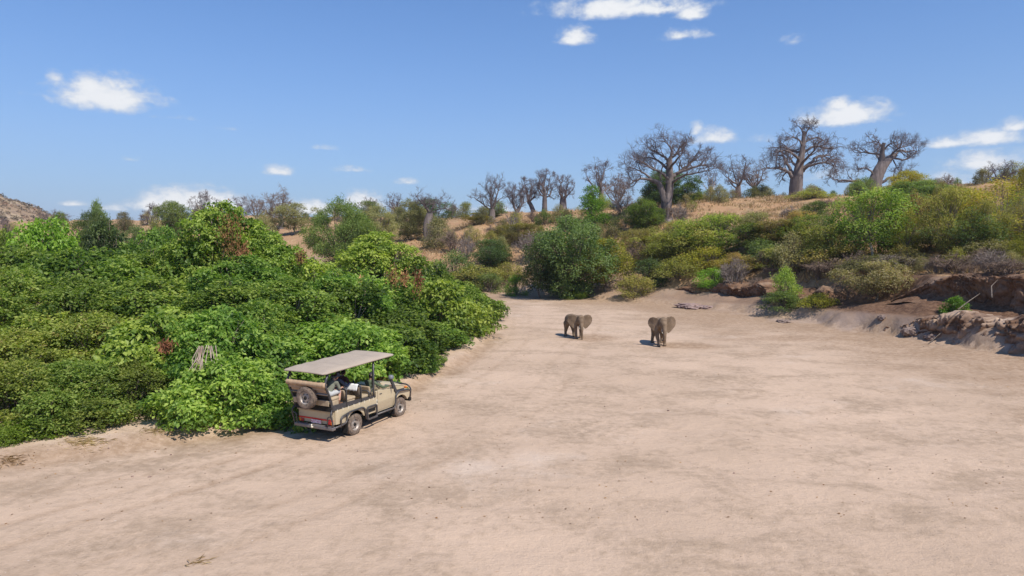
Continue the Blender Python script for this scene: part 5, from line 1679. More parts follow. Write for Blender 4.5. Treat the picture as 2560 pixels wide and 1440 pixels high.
class MB:
    """collects boxes, bars, prisms and lathes; build() links them as ONE mesh object"""
    def __init__(self):
        self.bm = bmesh.new()

    def _add(self, verts, faces):
        vs = [self.bm.verts.new(v) for v in verts]
        for f in faces:
            try:
                self.bm.faces.new([vs[i] for i in f])
            except ValueError:
                pass
        return self

    def hexa(self, p):           # 8 corners: bottom 4 ccw, top 4 ccw
        return self._add(p, [(3, 2, 1, 0), (4, 5, 6, 7), (0, 1, 5, 4), (1, 2, 6, 5), (2, 3, 7, 6), (3, 0, 4, 7)])

    def box(self, x0, x1, y0, y1, z0, z1):
        return self.hexa([(x0, y0, z0), (x1, y0, z0), (x1, y1, z0), (x0, y1, z0), (x0, y0, z1), (x1, y0, z1), (x1, y1, z1), (x0, y1, z1)])

    def prism(self, poly, y0, y1):
        """outline in (x, z) pushed from y0 to y1"""
        n = len(poly)
        v = [(x, y0, z) for x, z in poly] + [(x, y1, z) for x, z in poly]
        f = [tuple(range(n)), tuple(range(2 * n - 1, n - 1, -1))] + [(i, i + n, (i + 1) % n + n, (i + 1) % n) for i in range(n)]
        return self._add(v, f)

    def tube(self, pts, r, k=8, closed=False, smooth=5):
        P = np.array(pts, float)
        if len(P) > 2 and smooth:       # rounded corners
            out = [P[0]]
            for i in range(1, len(P) - 1):
                a, b, c = P[i - 1], P[i], P[i + 1]
                q = min(.09, np.linalg.norm(b - a) * .45, np.linalg.norm(c - b) * .45)
                s, e = b + unit(a - b) * q, b + unit(c - b) * q
                for t in np.linspace(0, 1, smooth):
                    out.append((1 - t) ** 2 * s + 2 * t * (1 - t) * b + t * t * e)
            out.append(P[-1])
            P = np.array(out)
        T = Tubes()
        T.add(P, np.full(len(P), r), k)
        v = np.concatenate(T.v)
        f = [tuple(q) for q in np.concatenate(T.f)]
        m = len(P)
        f += [tuple(range(k - 1, -1, -1)), tuple(range((m - 1) * k, m * k))]
        return self._add([tuple(x) for x in v], f)

    def lathe(self, prof, c, axis='y', k=28):
        """profile of (radius, offset along axis)"""
        v, f = [], []
        for (r, h) in prof:
            for j in range(k):
                a = 2 * math.pi * j / k
                u, w_ = r * math.cos(a), r * math.sin(a)
                v.append((c[0] + u, c[1] + h, c[2] + w_) if axis == 'y' else (c[0] + h, c[1] + u, c[2] + w_) if axis == 'x' else (c[0] + u, c[1] + w_, c[2] + h))
        for i in range(len(prof) - 1):
            for j in range(k):
                f.append((i * k + j, i * k + (j + 1) % k, (i + 1) * k + (j + 1) % k, (i + 1) * k + j))
        return self._add(v, f)

    def grid(self, P):
        n, m = len(P), len(P[0])
        v = [p for row in P for p in row]
        return self._add(v, [(i * m + j, i * m + j + 1, (i + 1) * m + j + 1, (i + 1) * m + j) for i in range(n - 1) for j in range(m - 1)])

    def build(self, name, mat, parent=None, bevel=0.0, smooth=False, solid=0.0):
        bmesh.ops.recalc_face_normals(self.bm, faces=self.bm.faces)
        me = bpy.data.meshes.new(name)
        self.bm.to_mesh(me)
        self.bm.free()
        if smooth:
            me.polygons.foreach_set('use_smooth', np.ones(len(me.polygons), dtype=bool))
        o = link(name, me, parent, mat)
        if solid:
            s = o.modifiers.new('solid', 'SOLIDIFY')
            s.thickness = solid
            s.offset = -1
        if bevel:
            b = o.modifiers.new('bevel', 'BEVEL')
            b.width = bevel
            b.segments = 2
            b.limit_method = 'ANGLE'
            b.angle_limit = math.radians(35)
        return o


VO = np.array([-6.5215, 25.0845, 0.0])
V_RZ = math.radians(63.73)
VO[2] = tz(VO[0] + .6, VO[1] + 1.3) - .012
veh = empty('safari_truck', VO, V_RZ)
tag(veh, 'beige open-sided safari truck with canvas roof parked beside the green thicket', 'vehicle')


def arch(cx, r, z0, n=9):
    a0 = math.asin(min(1, (z0 - .39) / r)) if z0 > .39 else 0
    return [(cx + r * math.cos(a), .39 + r * math.sin(a)) for a in np.linspace(a0, math.pi - a0, n)]


# body shell
B = MB()
for s in (-1, 1):
    B.prism([(-1.09, .64), (-1.10, 1.14), (1.22, 1.14), (1.22, .58), (.62, .58)] + arch(0, .52, .6)[0:] + [(-.62, .60)], s * .80, s * .855)
    B.prism([(2.36, .56), (2.36, 1.10), (2.5, 1.13), (3.22, 1.08), (3.40, 1.02), (3.42, .74)] + arch(2.83, .51, .62) + [], s * .70, s * .855)
    B.prism([(1.225, .54), (1.225, 1.36), (1.31, 1.38), (1.31, .54)], s * .79, s * .852)           # pillar behind the door
    B.prism([(2.26, 1.08), (2.22, 1.36), (2.40, 1.36), (3.30, 1.19), (3.36, 1.04)], s * .60, s * .69)  # bonnet side
B.box(-1.08, 1.22, -.80, .80, 1.02, 1.06)
B.box(1.05, 1.22, -.80, .80, .6, 1.14)
B.box(1.22, 2.4, -.79, .79, .52, .58)
B.hexa([(2.0, -.78, 1.10), (2.30, -.78, 1.10), (2.30, .78, 1.10), (2.0, .78, 1.10), (2.06, -.76, 1.37), (2.30, -.74, 1.40), (2.30, .74, 1.40), (2.06, .76, 1.37)])
B.box(3.36, 3.41, -.66, .66, .78, 1.10)
B.build('body', V['paint'], veh, .018)
P = []
for x, zc in ((2.28, 1.405), (2.5, 1.395), (2.8, 1.35), (3.1, 1.29), (3.3, 1.225), (3.37, 1.15), (3.39, 1.05)):
    P.append([(x, y, zc - .05 * (abs(y) / .7) ** 3 + (.025 if abs(y) < .3 else 0)) for y in (-.70, -.6, -.4, -.28, 0, .28, .4, .6, .70)])
hood = MB().grid(P).build('bonnet', V['paint'], veh, 0, True, .03)
for s in (-1, 1):
    d = MB().prism([(1.325, .90), (1.325, 1.36), (1.42, 1.38), (1.9, 1.345), (2.02, 1.31), (2.345, 1.26), (2.345, .90)], s * .80, s * .868)
    lo_ = [(1.325, s * .74, .56), (2.345, s * .74, .56), (2.345, s * .80, .56), (1.325, s * .80, .56), (1.325, s * .74, .898), (2.345, s * .74, .898), (2.345, s * .868, .898), (1.325, s * .868, .898)]
    d = d.hexa(lo_ if s > 0 else [lo_[i] for i in (3, 2, 1, 0, 7, 6, 5, 4)]).build('door', V['paint'], veh, .012)
    MB().box(1.42, 1.56, s * .868, s * .885, 1.215, 1.24).build('handle', V['black'], d)
tg = MB().box(-1.135, -1.09, -.80, .80, .63, 1.13).box(-1.142, -1.135, -.74, .74, .84, 1.08).build('tailgate', V['paint'], veh, .012)
MB().box(-1.150, -1.1435, -.80, .80, .755, .805).build('reflective_strip', V['red'], tg)
MB().lathe([(0, -.01), (.02, -.01), (.02, 0)], (-1.142, -.72, .95), 'x', 8).build('latch', V['decal'], tg)
# dark side boards above the load bed
for s in (-1, 1):
    MB().prism([(-1.3, 1.145), (-1.3, 1.36), (-.5, 1.33), (1.2, 1.225), (1.2, 1.145)], s * .815, s * .85).build('side_board', V['black'], veh, .006)
    for x in (-1.0, -.7, -.4, -.1, .2, .5, .8, 1.05):
        MB().box(x - .012, x + .012, s * .85, s * .868, 1.07, 1.17).build('strap_hook', V['decal'], veh)
# lamps, plate, tow hitch
for s in (-1, 1):
    lm = MB().box(-1.17, -1.136, s * .56 - .0, s * .69, .63, .735).build('tail_lamp', V['lens_red'], veh, .008)
    MB().box(-1.17, -1.136, s * .693, s * .775, .63, .735).build('indicator', V['lens_orange'], lm, .006)
    h = MB().lathe([(.0, .05), (.09, .045), (.105, .02), (.105, 0)], (3.40, s * .50, .96), 'x', 16).build('headlight', V['glass'], veh, 0, True)
    MB().box(3.28, 3.36, s * .70, s * .80, 1.09, 1.15).build('indicator', V['lens_orange'], h, .012)
pl = MB().box(-1.19, -1.175, -.27, .19, .635, .755).build('number_plate', V['plate'], veh, .004)
fc = bpy.data.curves.new('plate_lettering', 'FONT')
fc.body = 'ADZ 6015'
fc.size = .115
fc.align_x = fc.align_y = 'CENTER'
fc.extrude = .001
ft = bpy.data.objects.new('plate_lettering', fc)
COL.objects.link(ft)
fm_ = bpy.data.meshes.new_from_object(ft.evaluated_get(bpy.context.evaluated_depsgraph_get()))
bpy.data.objects.remove(ft)
fm_.materials.clear()
ft = link('plate_lettering', fm_, pl, V['platetxt'])
ft.location = (-1.193, -.04, .695)
ft.rotation_euler = (math.pi / 2, 0, -math.pi / 2)
bp = MB().box(-1.33, -1.15, -.92, .88, .47, .60).build('rear_bumper', V['steel'], veh, .03)
MB().lathe([(.0, .10), (.025, .09), (.03, .07), (.02, .045), (.03, .0)], (-1.40, -.02, .55), 'z', 10).tube([(-1.32, -.02, .52), (-1.42, -.02, .52), (-1.42, -.10, .57)], .022, 6).build('tow_hitch', V['decal'], bp, 0, True)
MB().box(-.95, 3.2, -.45, .45, .42, .60).box(-.08, .08, -.72, .72, .32, .46).box(2.76, 2.90, -.72, .72, .32, .46).box(-1.05, 1.2, -.80, .80, .60, .66)\
    .box(2.3, 3.3, -.62, .62, .6, 1.02).box(-.6, -.1, -.76, -.5, .62, 1.0).box(-.6, .6, .5, .76, .62, 1.0).build('chassis', V['dark'], veh)
fb = MB().box(3.46, 3.60, -.84, .84, .50, .64).build('front_bumper', V['dark'], veh, .02)
MB().box(3.6, 3.72, -.06, .06, .54, .58).box(3.6, 3.70, -.66, -.6, .54, .58).build('towing_eye', V['black'], fb)
MB().box(3.405, 3.43, -.34, .34, .84, 1.06).build('grille', V['black'], veh, .01)
b = MB()
b.tube([(3.55, -.80, .62), (3.62, -.80, 1.0), (3.58, -.66, 1.16), (3.60, 0, 1.18), (3.58, .66, 1.16), (3.62, .80, 1.0), (3.55, .80, .62)], .032)
b.tube([(3.58, -.25, .62), (3.62, -.25, 1.17)], .028).tube([(3.58, .25, .62), (3.62, .25, 1.17)], .028)
for s in (-1, 1):
    b.tube([(3.60, s * .80, .86), (3.50, s * .84, .92), (3.34, s * .86, 1.02)], .026)
b.build('bull_bar', V['black'], veh, 0, True)
# side protection
for s in (-1, 1):
    y = s * .90
    b = MB()
    b.tube([(-1.25, s * .86, .54), (-.80, y, .56), (-.55, y, .62), (-.52, y, .86), (-.40, y, .95), (.36, y, .95), (.50, y, .86), (.56, y, .46)], .034)
    b.tube([(-.86, y, .50), (-.86, y, .80), (-.78, y, .87), (-.45, y, .93)], .034)
    b.build('wheel_guard', V['black'], veh, 0, True)
    b = MB().tube([(.66, y, .42), (.62, y, .88), (1.20, y, .88), (1.21, y, .42), (.66, y, .42)], .034)
    b.box(.66, 1.2, min(y - .05, y + .05), max(y - .05, y + .05), .40, .43)
    b.build('side_step', V['black'], veh, 0, False)
    MB().tube([(1.2, y, .48), (2.34, y, .48), (2.40, y, .62), (2.44, y, .98), (2.62, y, 1.10), (3.20, y, 1.05), (3.44, s * .86, .98)], .036).build('rock_slider', V['black'], veh, 0, True)
    MB().box(.72, 1.14, min(s * .86, s * .872), max(s * .86, s * .872), .66, .78).build('step_plate', V['dark'], veh)
    MB().prism([(-.50, .18), (-.47, .60), (-.43, .60), (-.46, .18)], s * .66, s * .86).build('mud_flap', V['dark'], veh)
    MB().prism([(2.33, .2), (2.36, .56), (2.40, .56), (2.37, .2)], s * .66, s * .86).build('mud_flap', V['dark'], veh)
# decal on the panel behind the right door
dc = MB().box(1.236, 1.306, -.8555, -.8525, .84, 1.06).build('decal', V['decal'], veh)
MB().prism([(1.252, .98), (1.29, 1.0), (1.292, .93), (1.272, .895), (1.252, .92)], -.857, -.8565).prism([(1.25, 1.012), (1.29, 1.03), (1.29, 1.04), (1.25, 1.022)], -.857, -.8565).build('crest', V['crest'], dc)


def wheel(parent, c, axis, out, name='wheel'):
    """tyre of 78 cm with tread blocks, steel rim with a dished disc; out = direction of the visible face"""
    w_ = empty(name)
    w_.parent = parent
    w_.location = c
    t = MB()
    R, hw = .39, .125
    prof = [(.215, -hw * .8), (.25, -hw), (.33, -hw * 1.02), (.37, -hw * .9), (.388, -hw * .6), (R, 0), (.388, hw * .6), (.37, hw * .9), (.33, hw * 1.02), (.25, hw), (.215, hw * .8)]
    t.lathe(prof, (0, 0, 0), axis, 36)
    for j in range(36):          # tread blocks
        a = 2 * math.pi * (j + .5) / 36
        for k, off in ((-1, 0), (1, .5)):
            aa = a + off * 2 * math.pi / 36
            ca, sa = math.cos(aa), math.sin(aa)
            pts = []
            for dr in (.374, .397):
                for (dt, dh) in ((-.02, k * .018), (.02, k * .018), (.02, k * .098), (-.02, k * .098)):
                    u, v_ = dr * ca - dt * sa, dr * sa + dt * ca
                    pts.append((u, dh, v_) if axis == 'y' else (dh, u, v_))
            t.hexa(pts)
    t.build('tyre', V['tyre'], w_, 0, False)
    r = MB()
    o = out
    r.lathe([(.225, o * .105), (.215, o * .115), (.205, o * .10), (.19, o * .06), (.165, o * .045), (.13, o * .065), (.085, o * .085), (.07, o * .07), (.0, o * .07)], (0, 0, 0), axis, 32)
    r.lathe([(.225, -o * .1), (.20, -o * .05), (.05, -o * .03)], (0, 0, 0), axis, 24)
    r.build('rim', V['rim'], w_, 0, True)
    hb = MB().lathe([(.0, o * .125), (.04, o * .12), (.055, o * .10), (.06, o * .075)], (0, 0, 0), axis, 16)
    for j in range(6):
        a = 2 * math.pi * j / 6
        u, v_ = .145 * math.cos(a), .145 * math.sin(a)
        cc = (u, 0, v_) if axis == 'y' else (0, u, v_)
        hb.lathe([(0, o * .062), (.024, o * .061), (.026, o * .05)], cc, axis, 8)
    hb.build('hub', V['dark'], w_, 0, False)
    return w_


for x in (0.0, 2.83):
    for s in (-1, 1):
        wheel(veh, (x, s * .73, .385), 'y', s)
sp_ = wheel(veh, (-1.66, -.07, 1.66), 'x', -1, 'spare_wheel')
MB().box(-1.56, -1.44, -.25, .11, 1.58, 1.74).build('wheel_carrier', V['black'], veh)

# snorkel
b = MB()
b.hexa([(2.50, -.885, 1.10), (3.06, -.87, 1.05), (3.06, -.855, 1.05), (2.50, -.855, 1.10), (2.50, -.885, 1.17), (3.04, -.87, 1.15), (3.04, -.855, 1.15), (2.50, -.855, 1.17)])
b.hexa([(2.44, -.90, 1.06), (2.60, -.90, 1.04), (2.60, -.83, 1.04), (2.44, -.83, 1.06), (2.12, -.90, 1.62), (2.23, -.90, 1.64), (2.23, -.82, 1.64), (2.12, -.82, 1.62)])
b.lathe([(.06, 0), (.06, .08)], (2.175, -.86, 1.60), 'z', 14)
sn = b.build('snorkel', V['black'], veh, .012)
MB().lathe([(.06, 0), (.105, .02), (.112, .06), (.105, .12), (.075, .165), (.0, .175)], (2.175, -.86, 1.66), 'z', 18).build('snorkel_cap', V['cap'], sn, 0, True)
for s in (-1, 1):
    mr = MB().tube([(2.12, s * .84, 1.30), (2.12, s * .95, 1.36)], .012, 6).build('mirror', V['black'], veh)
    MB().box(2.10, 2.14, s * .97 - .05, s * .97 + .05, 1.30, 1.46).build('mirror_glass', V['black'], mr, .015)
sw = MB()
a = np.linspace(0, 2 * math.pi, 25)
cs = np.array([1.82, -.40, 1.42])
T_ = [(cs[0] + .10 * math.sin(q), cs[1] + .19 * math.cos(q), cs[2] + .16 * math.sin(q)) for q in a]
sw.tube(T_, .014, 6, smooth=0).tube([tuple(cs), (2.06, -.40, 1.25)], .02, 6).tube([(1.82, -.58, 1.42), (1.82, -.22, 1.42)], .012, 6)
sw.build('steering_wheel', V['black'], veh, 0, True)

# roll hoops and canopy frame
for s in (-1, 1):
    b = MB()
    b.tube([(-1.26, s * .85, 1.15), (-1.29, s * .86, 1.46), (-1.48, s * .87, 1.88), (-1.62, s * .87, 2.16), (-1.58, s * .86, 2.28), (-1.44, s * .86, 2.55)], .042)
    b.tube([(-1.28, s * .86, 1.22), (-1.40, s * .90, 1.06), (-1.30, s * .90, .74), (-1.28, s * .88, .56)], .03)
    b.tube([(-1.38, s * .90, 1.0), (-1.36, s * .72, .96), (-1.34, s * .70, .60)], .022)
    b.build('rear_hoop', V['black'], veh, 0, True)
    MB().tube([(1.10, s * .83, 1.15), (1.10, s * .83, 1.55), (1.10, s * .84, 2.58)], .036).tube([(1.14, s * .72, 1.5), (1.14, s * .78, 2.58)], .018).build('canopy_post', V['black'], veh, 0, True)
for z, x in ((1.80, -1.47), (1.54, -1.35)):
    MB().tube([(x, -.87, z), (x, .87, z)], .034).build('cross_bar', V['steel'], veh, 0, True)
b = MB()
for s in (-1, 1):
    b.tube([(-1.66, s * .84, 2.53), (2.16, s * .84, 2.58)], .022)
for x in (-1.22, -.72, .2, 1.1, 1.95):
    b.tube([(x, -.84, 2.555 + (x + 1.66) * .014), (x, -.4, 2.61 + (x + 1.66) * .014), (x, .4, 2.61 + (x + 1.66) * .014), (x, .84, 2.555 + (x + 1.66) * .014)], .018)
b.build('canopy_frame', V['black'], veh, 0, True)
P = []
CZ = lambda x: 2.585 + (x + 1.66) * .014
xs = np.concatenate([[-1.755, -1.75, -1.72, -1.62, -1.50, -1.40, -1.32, -1.25], np.arange(-1.15, 1.95, .1), [2.0, 2.08, 2.18, 2.26, 2.31, 2.335, 2.34]])
vs = np.concatenate([[-1, -.995, -.96, -.88, -.80, -.74, -.68], np.linspace(-.6, .6, 13), [.68, .74, .80, .88, .96, .995, 1]])
for x in xs:
    row = []
    rib = min(abs(x - q) for q in (-1.22, -.72, .2, 1.1, 1.95))
    sag = -.03 * (1 - math.exp(-(rib / .2) ** 2))
    for v in vs:
        din = min((1 - abs(v)) * .95, (x + 1.755) * .52, (2.34 - x) * .62)    # distance in from the hem
        hip = 1 - math.exp(-max(0, din) / .12)
        rc = min(x + 1.755, 2.34 - x)
        hw_ = .955 - (.10 * (1 - min(1, rc / .14)) ** 2 if rc < .14 else 0)
        z = CZ(x) + .105 * hip + .02 * (1 - v * v) + sag * hip
        if din < .002:
            z -= .035
        row.append((x, v * hw_, z))
    P.append(row)
cn = MB().grid(P).build('canopy', V['canvas'], veh, 0, True, .02)
# rolled canvas at the back
rl = MB()
prof = [(0, -.86)] + [(.095 + .006 * math.sin(i * 2.4) + .004 * math.sin(i * 5.1), -.86 + 1.72 * i / 40) for i in range(41)] + [(0, .86)]
rl.lathe(prof, (-1.64, -.03, 2.16), 'y', 16)
ro = rl.build('rolled_canvas', V['roll'], veh, 0, True)
for y in (-.55, -.1, .35, .7):
    MB().lathe([(.105, -.012), (.108, 0), (.105, .012)], (-1.64, y, 2.16), 'y', 16).build('strap', V['seat'], ro, 0, True)
MB().prism([(-1.60, 1.96), (-1.575, 1.96), (-1.56, 2.10), (-1.60, 2.10)], -.82, .82).build('canvas_flap', V['roll'], veh)


def bench(xb, zs, y0, y1, hoop=True, top=None, mat='seat', depth=.46):
    """one tiered seat row: box base, cushion, leaning backrest at xb"""
    top = top or zs + .42
    s_ = MB().box(xb + .06, xb + depth, y0, y1, 1.07, zs - .09).build('seat_base', V['seat'], veh, .02)
    MB().box(xb + .04, xb + depth + .05, y0, y1, zs - .085, zs + .02).build('seat_cushion', V['seat'], veh, .035)
    n = 3 if y1 - y0 > 1.2 else 1
    w_ = (y1 - y0) / n
    for i in range(n):
        a0, a1 = y0 + i * w_ + .012, y0 + (i + 1) * w_ - .012
        MB().hexa([(xb - .02, a0, zs - .02), (xb + .09, a0, zs - .02), (xb + .09, a1, zs - .02), (xb - .02, a1, zs - .02),
                   (xb - .12, a0 + .02, top), (xb - .04, a0 + .02, top), (xb - .04, a1 - .02, top), (xb - .12, a1 - .02, top)]).build('backrest', V['mud' if (mat == 'mud' and i == 0) else 'seat'], veh, .04)


bench(-1.30, 1.60, -.80, .80, top=2.02)
MB().prism([(-1.44, 1.74), (-1.41, 1.74), (-1.52, 2.06), (-1.55, 2.06)], -.80, .80).build('back_panel', V['roll'], veh, .01)
MB().prism([(-1.40, 1.36), (-1.37, 1.36), (-1.39, 1.56), (-1.42, 1.56)], -.82, .80).build('back_panel', V['seat'], veh, .01)
MB().prism([(-1.36, 1.50), (-1.33, 1.50), (-1.38, 1.80), (-1.41, 1.80)], -.80, .80).build('gap_shade_sheet', V['dark'], veh)  # shade of the open gap between the panels, put in as a dark sheet
MB().box(-1.30, -1.24, -.80, .80, 1.14, 1.40).build('gap_shade_sheet', V['dark'], veh)  # dark sheet added for the shaded gap below the lower panel
bench(-.42, 1.42, -.80, .80, top=1.76, mat='seat')
bench(.40, 1.32, -.80, .80, top=1.70, mat='mud')
bench(1.12, 1.12, -.72, -.14, top=1.58)
bench(1.12, 1.12, .14, .72, top=1.58)
for xh, zt_ in ((-.47, 1.80), (.35, 1.75), (.82, 1.45)):
    MB().tube([(xh, -.835, 1.14), (xh, -.835, zt_ - .02), (xh - .03, -.76, zt_ + .02), (xh - .03, .76, zt_ + .02), (xh, .835, zt_ - .02), (xh, .835, 1.14)], .028).build('seat_hoop', V['black'], veh, 0, True)
MB().tube([(1.10, -.84, 1.50), (.98, -.84, 1.52), (.92, -.84, 1.40), (.95, -.84, 1.20), (1.14, -.84, 1.20)], .022).build('armrest', V['black'], veh, 0, True)
MB().box(.42, .95, -.79, -.70, 1.06, 1.13).build('footwell_edge', V['seat'], veh)
# draped white cloth on the second backrest
P = []
for i in range(12):
    row = []
    for j in range(14):
        y = -.74 + .62 * j / 13
        u = i / 11
        x = .31 - .10 + .22 * u
        z = 1.775 + .035 * math.sin(u * 3.14) - (.20 * max(0, .35 - u) / .35) - (.10 * max(0, u - .6) / .4) + .012 * math.sin(j * 1.7 + i * .8)
        row.append((x - .31, y + .43, z - 1.75))
    P.append(row)
ce = Vector((VO[0], VO[1], VO[2])) + Matrix.Rotation(V_RZ, 3, 'Z') @ Vector((.31, -.43, 1.75))
co_ = MB().grid(P).build('white_cloth', V['cloth'], None, 0, True, .012)
co_.location = ce
co_.rotation_euler = (0, 0, V_RZ)
tag(co_, 'white cloth draped over the middle seat back of the safari truck', 'cloth')

# ------------------------------------------------------------------ bodies: one continuous surface grown from overlapping rounds
class Flesh:
    def __init__(self):
        self.bm = bmesh.new()

    def ball(self, c, r, sub=2):
        r = (r, r, r) if np.isscalar(r) else r
        M_ = Matrix.Translation(c) @ Matrix.Diagonal((*r, 1))
        bmesh.ops.create_icosphere(self.bm, subdivisions=sub, radius=1.0, matrix=M_)
        return self

    def chain(self, pts, rad, yz=None):
        """tapered limb through pts; rad per point; yz squashes the cross-section"""
        for i in range(len(pts) - 1):
            a, b = np.array(pts[i], float), np.array(pts[i + 1], float)
            L = np.linalg.norm(b - a)
            n = max(2, int(L / (.38 * min(rad[i], rad[i + 1]))) + 1)
            for t in np.linspace(0, 1, n):
                r = rad[i] * (1 - t) + rad[i + 1] * t
                self.ball(tuple(a * (1 - t) + b * t), r if yz is None else (r * yz[0], r * yz[1], r * yz[2]), 2)
        return self

    def slab(self, ring, off):
        """closed plate from a ring of 3D points, thickness vector off"""
        n = len(ring)
        c = np.mean(ring, 0)
        A = [self.bm.verts.new(tuple(np.array(p) + off)) for p in ring]
        Bv = [self.bm.verts.new(tuple(np.array(p) - off)) for p in ring]
        ca, cb = self.bm.verts.new(tuple(c + off * 1.2)), self.bm.verts.new(tuple(c - off * 1.2))
        for i in range(n):
            j = (i + 1) % n
            self.bm.faces.new((A[i], A[j], ca))
            self.bm.faces.new((Bv[j], Bv[i], cb))
            self.bm.faces.new((A[j], A[i], Bv[i], Bv[j]))
        return self

    def build(self, name, mat, parent, voxel, smooth=4, factor=.5):
        bmesh.ops.recalc_face_normals(self.bm, faces=self.bm.faces)
        me = bpy.data.meshes.new(name)
        self.bm.to_mesh(me)
        self.bm.free()
        o = link(name, me, parent, mat)
        r = o.modifiers.new('skin', 'REMESH')
        r.mode = 'VOXEL'
        r.voxel_size = voxel
        r.use_smooth_shade = True
        if smooth:
            s = o.modifiers.new('soften', 'SMOOTH')
            s.iterations = smooth
            s.factor = factor
        return o


def hide_material():
    m = bpy.data.materials.new('elephant_hide')
    m.use_nodes = True
    g = NT(m.node_tree)
    t = g.n('ShaderNodeTexCoord').outputs['Object']
    a = g.noise(t, 3.0, 5, .65)
    b = g.noise(g.mapv(t, (1, 1, 2.6)), 12, 5, .7, .8)
    c = g.mix(g.step(a, .3, .7), (.155, .108, .07), (.235, .166, .11))
    c = g.mix(g.math('MULTIPLY', g.step(b, .5, .7), .3), c, (.11, .08, .06))
    bs = g.n('ShaderNodeBsdfPrincipled')
    g.lk(c, bs.inputs['Base Color'])
    bs.inputs['Roughness'].default_value = .85
    bs.inputs['Specular IOR Level'].default_value = .2
    bp_ = g.n('ShaderNodeBump')
    bp_.inputs['Strength'].default_value = .25
    bp_.inputs['Distance'].default_value = .03
    g.lk(b, bp_.inputs['Height'])
    g.lk(bp_.outputs[0], bs.inputs['Normal'])
    o = g.n('ShaderNodeOutputMaterial')
    g.lk(bs.outputs[0], o.inputs[0])
    return m


M_HIDE = hide_material()
M_TUSK = simple_mat('ivory', (.55, .48, .37), .35, 0, .5, .05)
M_EYE = simple_mat('dark_eye', (.015, .012, .01), .1, 0, .6, .05)


def elephant(loc, rz, scale, label, legs, trunk, ears, head_drop=0.0, tail=True, yaw=0.0):
    e = empty('elephant', loc, rz)
    e.scale = (scale,) * 3
    tag(e, label, 'elephant', 'elephants on the dry riverbed')
    f = Flesh()
    hd = np.array([0, 0, -head_drop])
    yr = math.radians(yaw)

    def tw(q):
        """turn a head point about the neck"""
        x, y = q[0] - .62, q[1]
        return (.62 + x * math.cos(yr) - y * math.sin(yr), x * math.sin(yr) + y * math.cos(yr), q[2])

    # barrel: high back, deep belly, sloping rump
    for c, r in (((-.78, 0, 1.26), (.40, .37, .42)), ((-.45, 0, 1.26), (.5, .42, .47)), ((-.1, 0, 1.26), (.5, .43, .46)), ((.22, 0, 1.30), (.42, .38, .42)),
                 ((.46, 0, 1.32), (.34, .34, .40)), ((-1.0, 0, 1.18), (.24, .28, .34)), ((.62, 0, 1.40), (.30, .27, .33))):
        f.ball(c, r, 3)
    # head with a domed brow
    for c, r in (((.92, 0, 1.56), (.28, .28, .32)), ((.98, 0, 1.70), (.21, .24, .20)), ((1.07, 0, 1.42), (.20, .21, .27)), ((.90, .15, 1.42), (.17, .13, .22)), ((.90, -.15, 1.42), (.17, .13, .22)),
                 ((.98, 0, 1.18), (.13, .12, .13))):
        f.ball(tw(np.array(c) + hd), r, 3)
    f.chain([tw(np.array(p_) + (hd if i < 2 else hd * .5 if i < 3 else 0)) for i, p_ in enumerate(trunk[0])], trunk[1])
    for L, R_ in legs:
        f.chain(L, [q * (.95 if i == 0 else .84) for i, q in enumerate(R_)])
        x, y, z = L[-1]
        f.ball((x + .03, y, max(.06, z)), (R_[-1] * 1.18, R_[-1] * 1.12, .07))
    for s, spread, size in ears:
        ang_ = math.radians(spread)
        e1 = np.array([-math.cos(ang_), s * math.sin(ang_), 0])
        nrm = np.array([math.sin(ang_), s * math.cos(ang_), 0])
        o_ = np.array([.80, s * .20, 1.52]) + hd
        ring = []
        for (u, v_) in ((-.04, .16), (.12, .30), (.34, .34), (.54, .27), (.66, .10), (.68, -.08), (.60, -.24), (.46, -.40), (.30, -.55), (.16, -.60), (.06, -.46), (-.02, -.2)):
            bow = .10 * math.sin(min(1, max(0, u / .68)) * 3.0) - .06 * (v_ < -.3)
            ring.append(np.array(tw(o_ + e1 * u * size + np.array([0, 0, v_ * size]) + nrm * bow)))
        f.slab(ring, (np.array(tw(nrm)) - np.array(tw((0, 0, 0)))) * .028)
    if tail:
        f.chain([(-1.2, 0, 1.32), (-1.3, .02, 1.0), (-1.30, .03, .68)], [.06, .035, .028])
    f.build('body', M_HIDE, e, .026, 4, .5)
    for s in (-1, 1):
        T = Tubes()
        T.add([tw(np.array(q) + hd) for q in ((1.06, s * .12, 1.16), (1.14, s * .15, 1.0), (1.22, s * .16, .92), (1.28, s * .155, .89))], [.028, .024, .017, .005], 8)
        link('tusk', T.mesh('tusk'), e, M_TUSK)
        bm = bmesh.new()
        bmesh.ops.create_icosphere(bm, subdivisions=2, radius=.028)
        me = bpy.data.meshes.new('eye')
        bm.to_mesh(me)
        bm.free()
        o = link('eye', me, e, M_EYE)
        o.location = tw(np.array((1.07, s * .185, 1.50)) + hd)
    T = Tubes()
    if tail:
        for i in range(7):
            T.add([(-1.30, .03, .70), (-1.31 + .02 * math.cos(i), .03 + .02 * math.sin(i), .50)], [.012, .004], 3)
        link('tail_tuft', T.mesh('tail_tuft'), e, M_EYE)
    return e


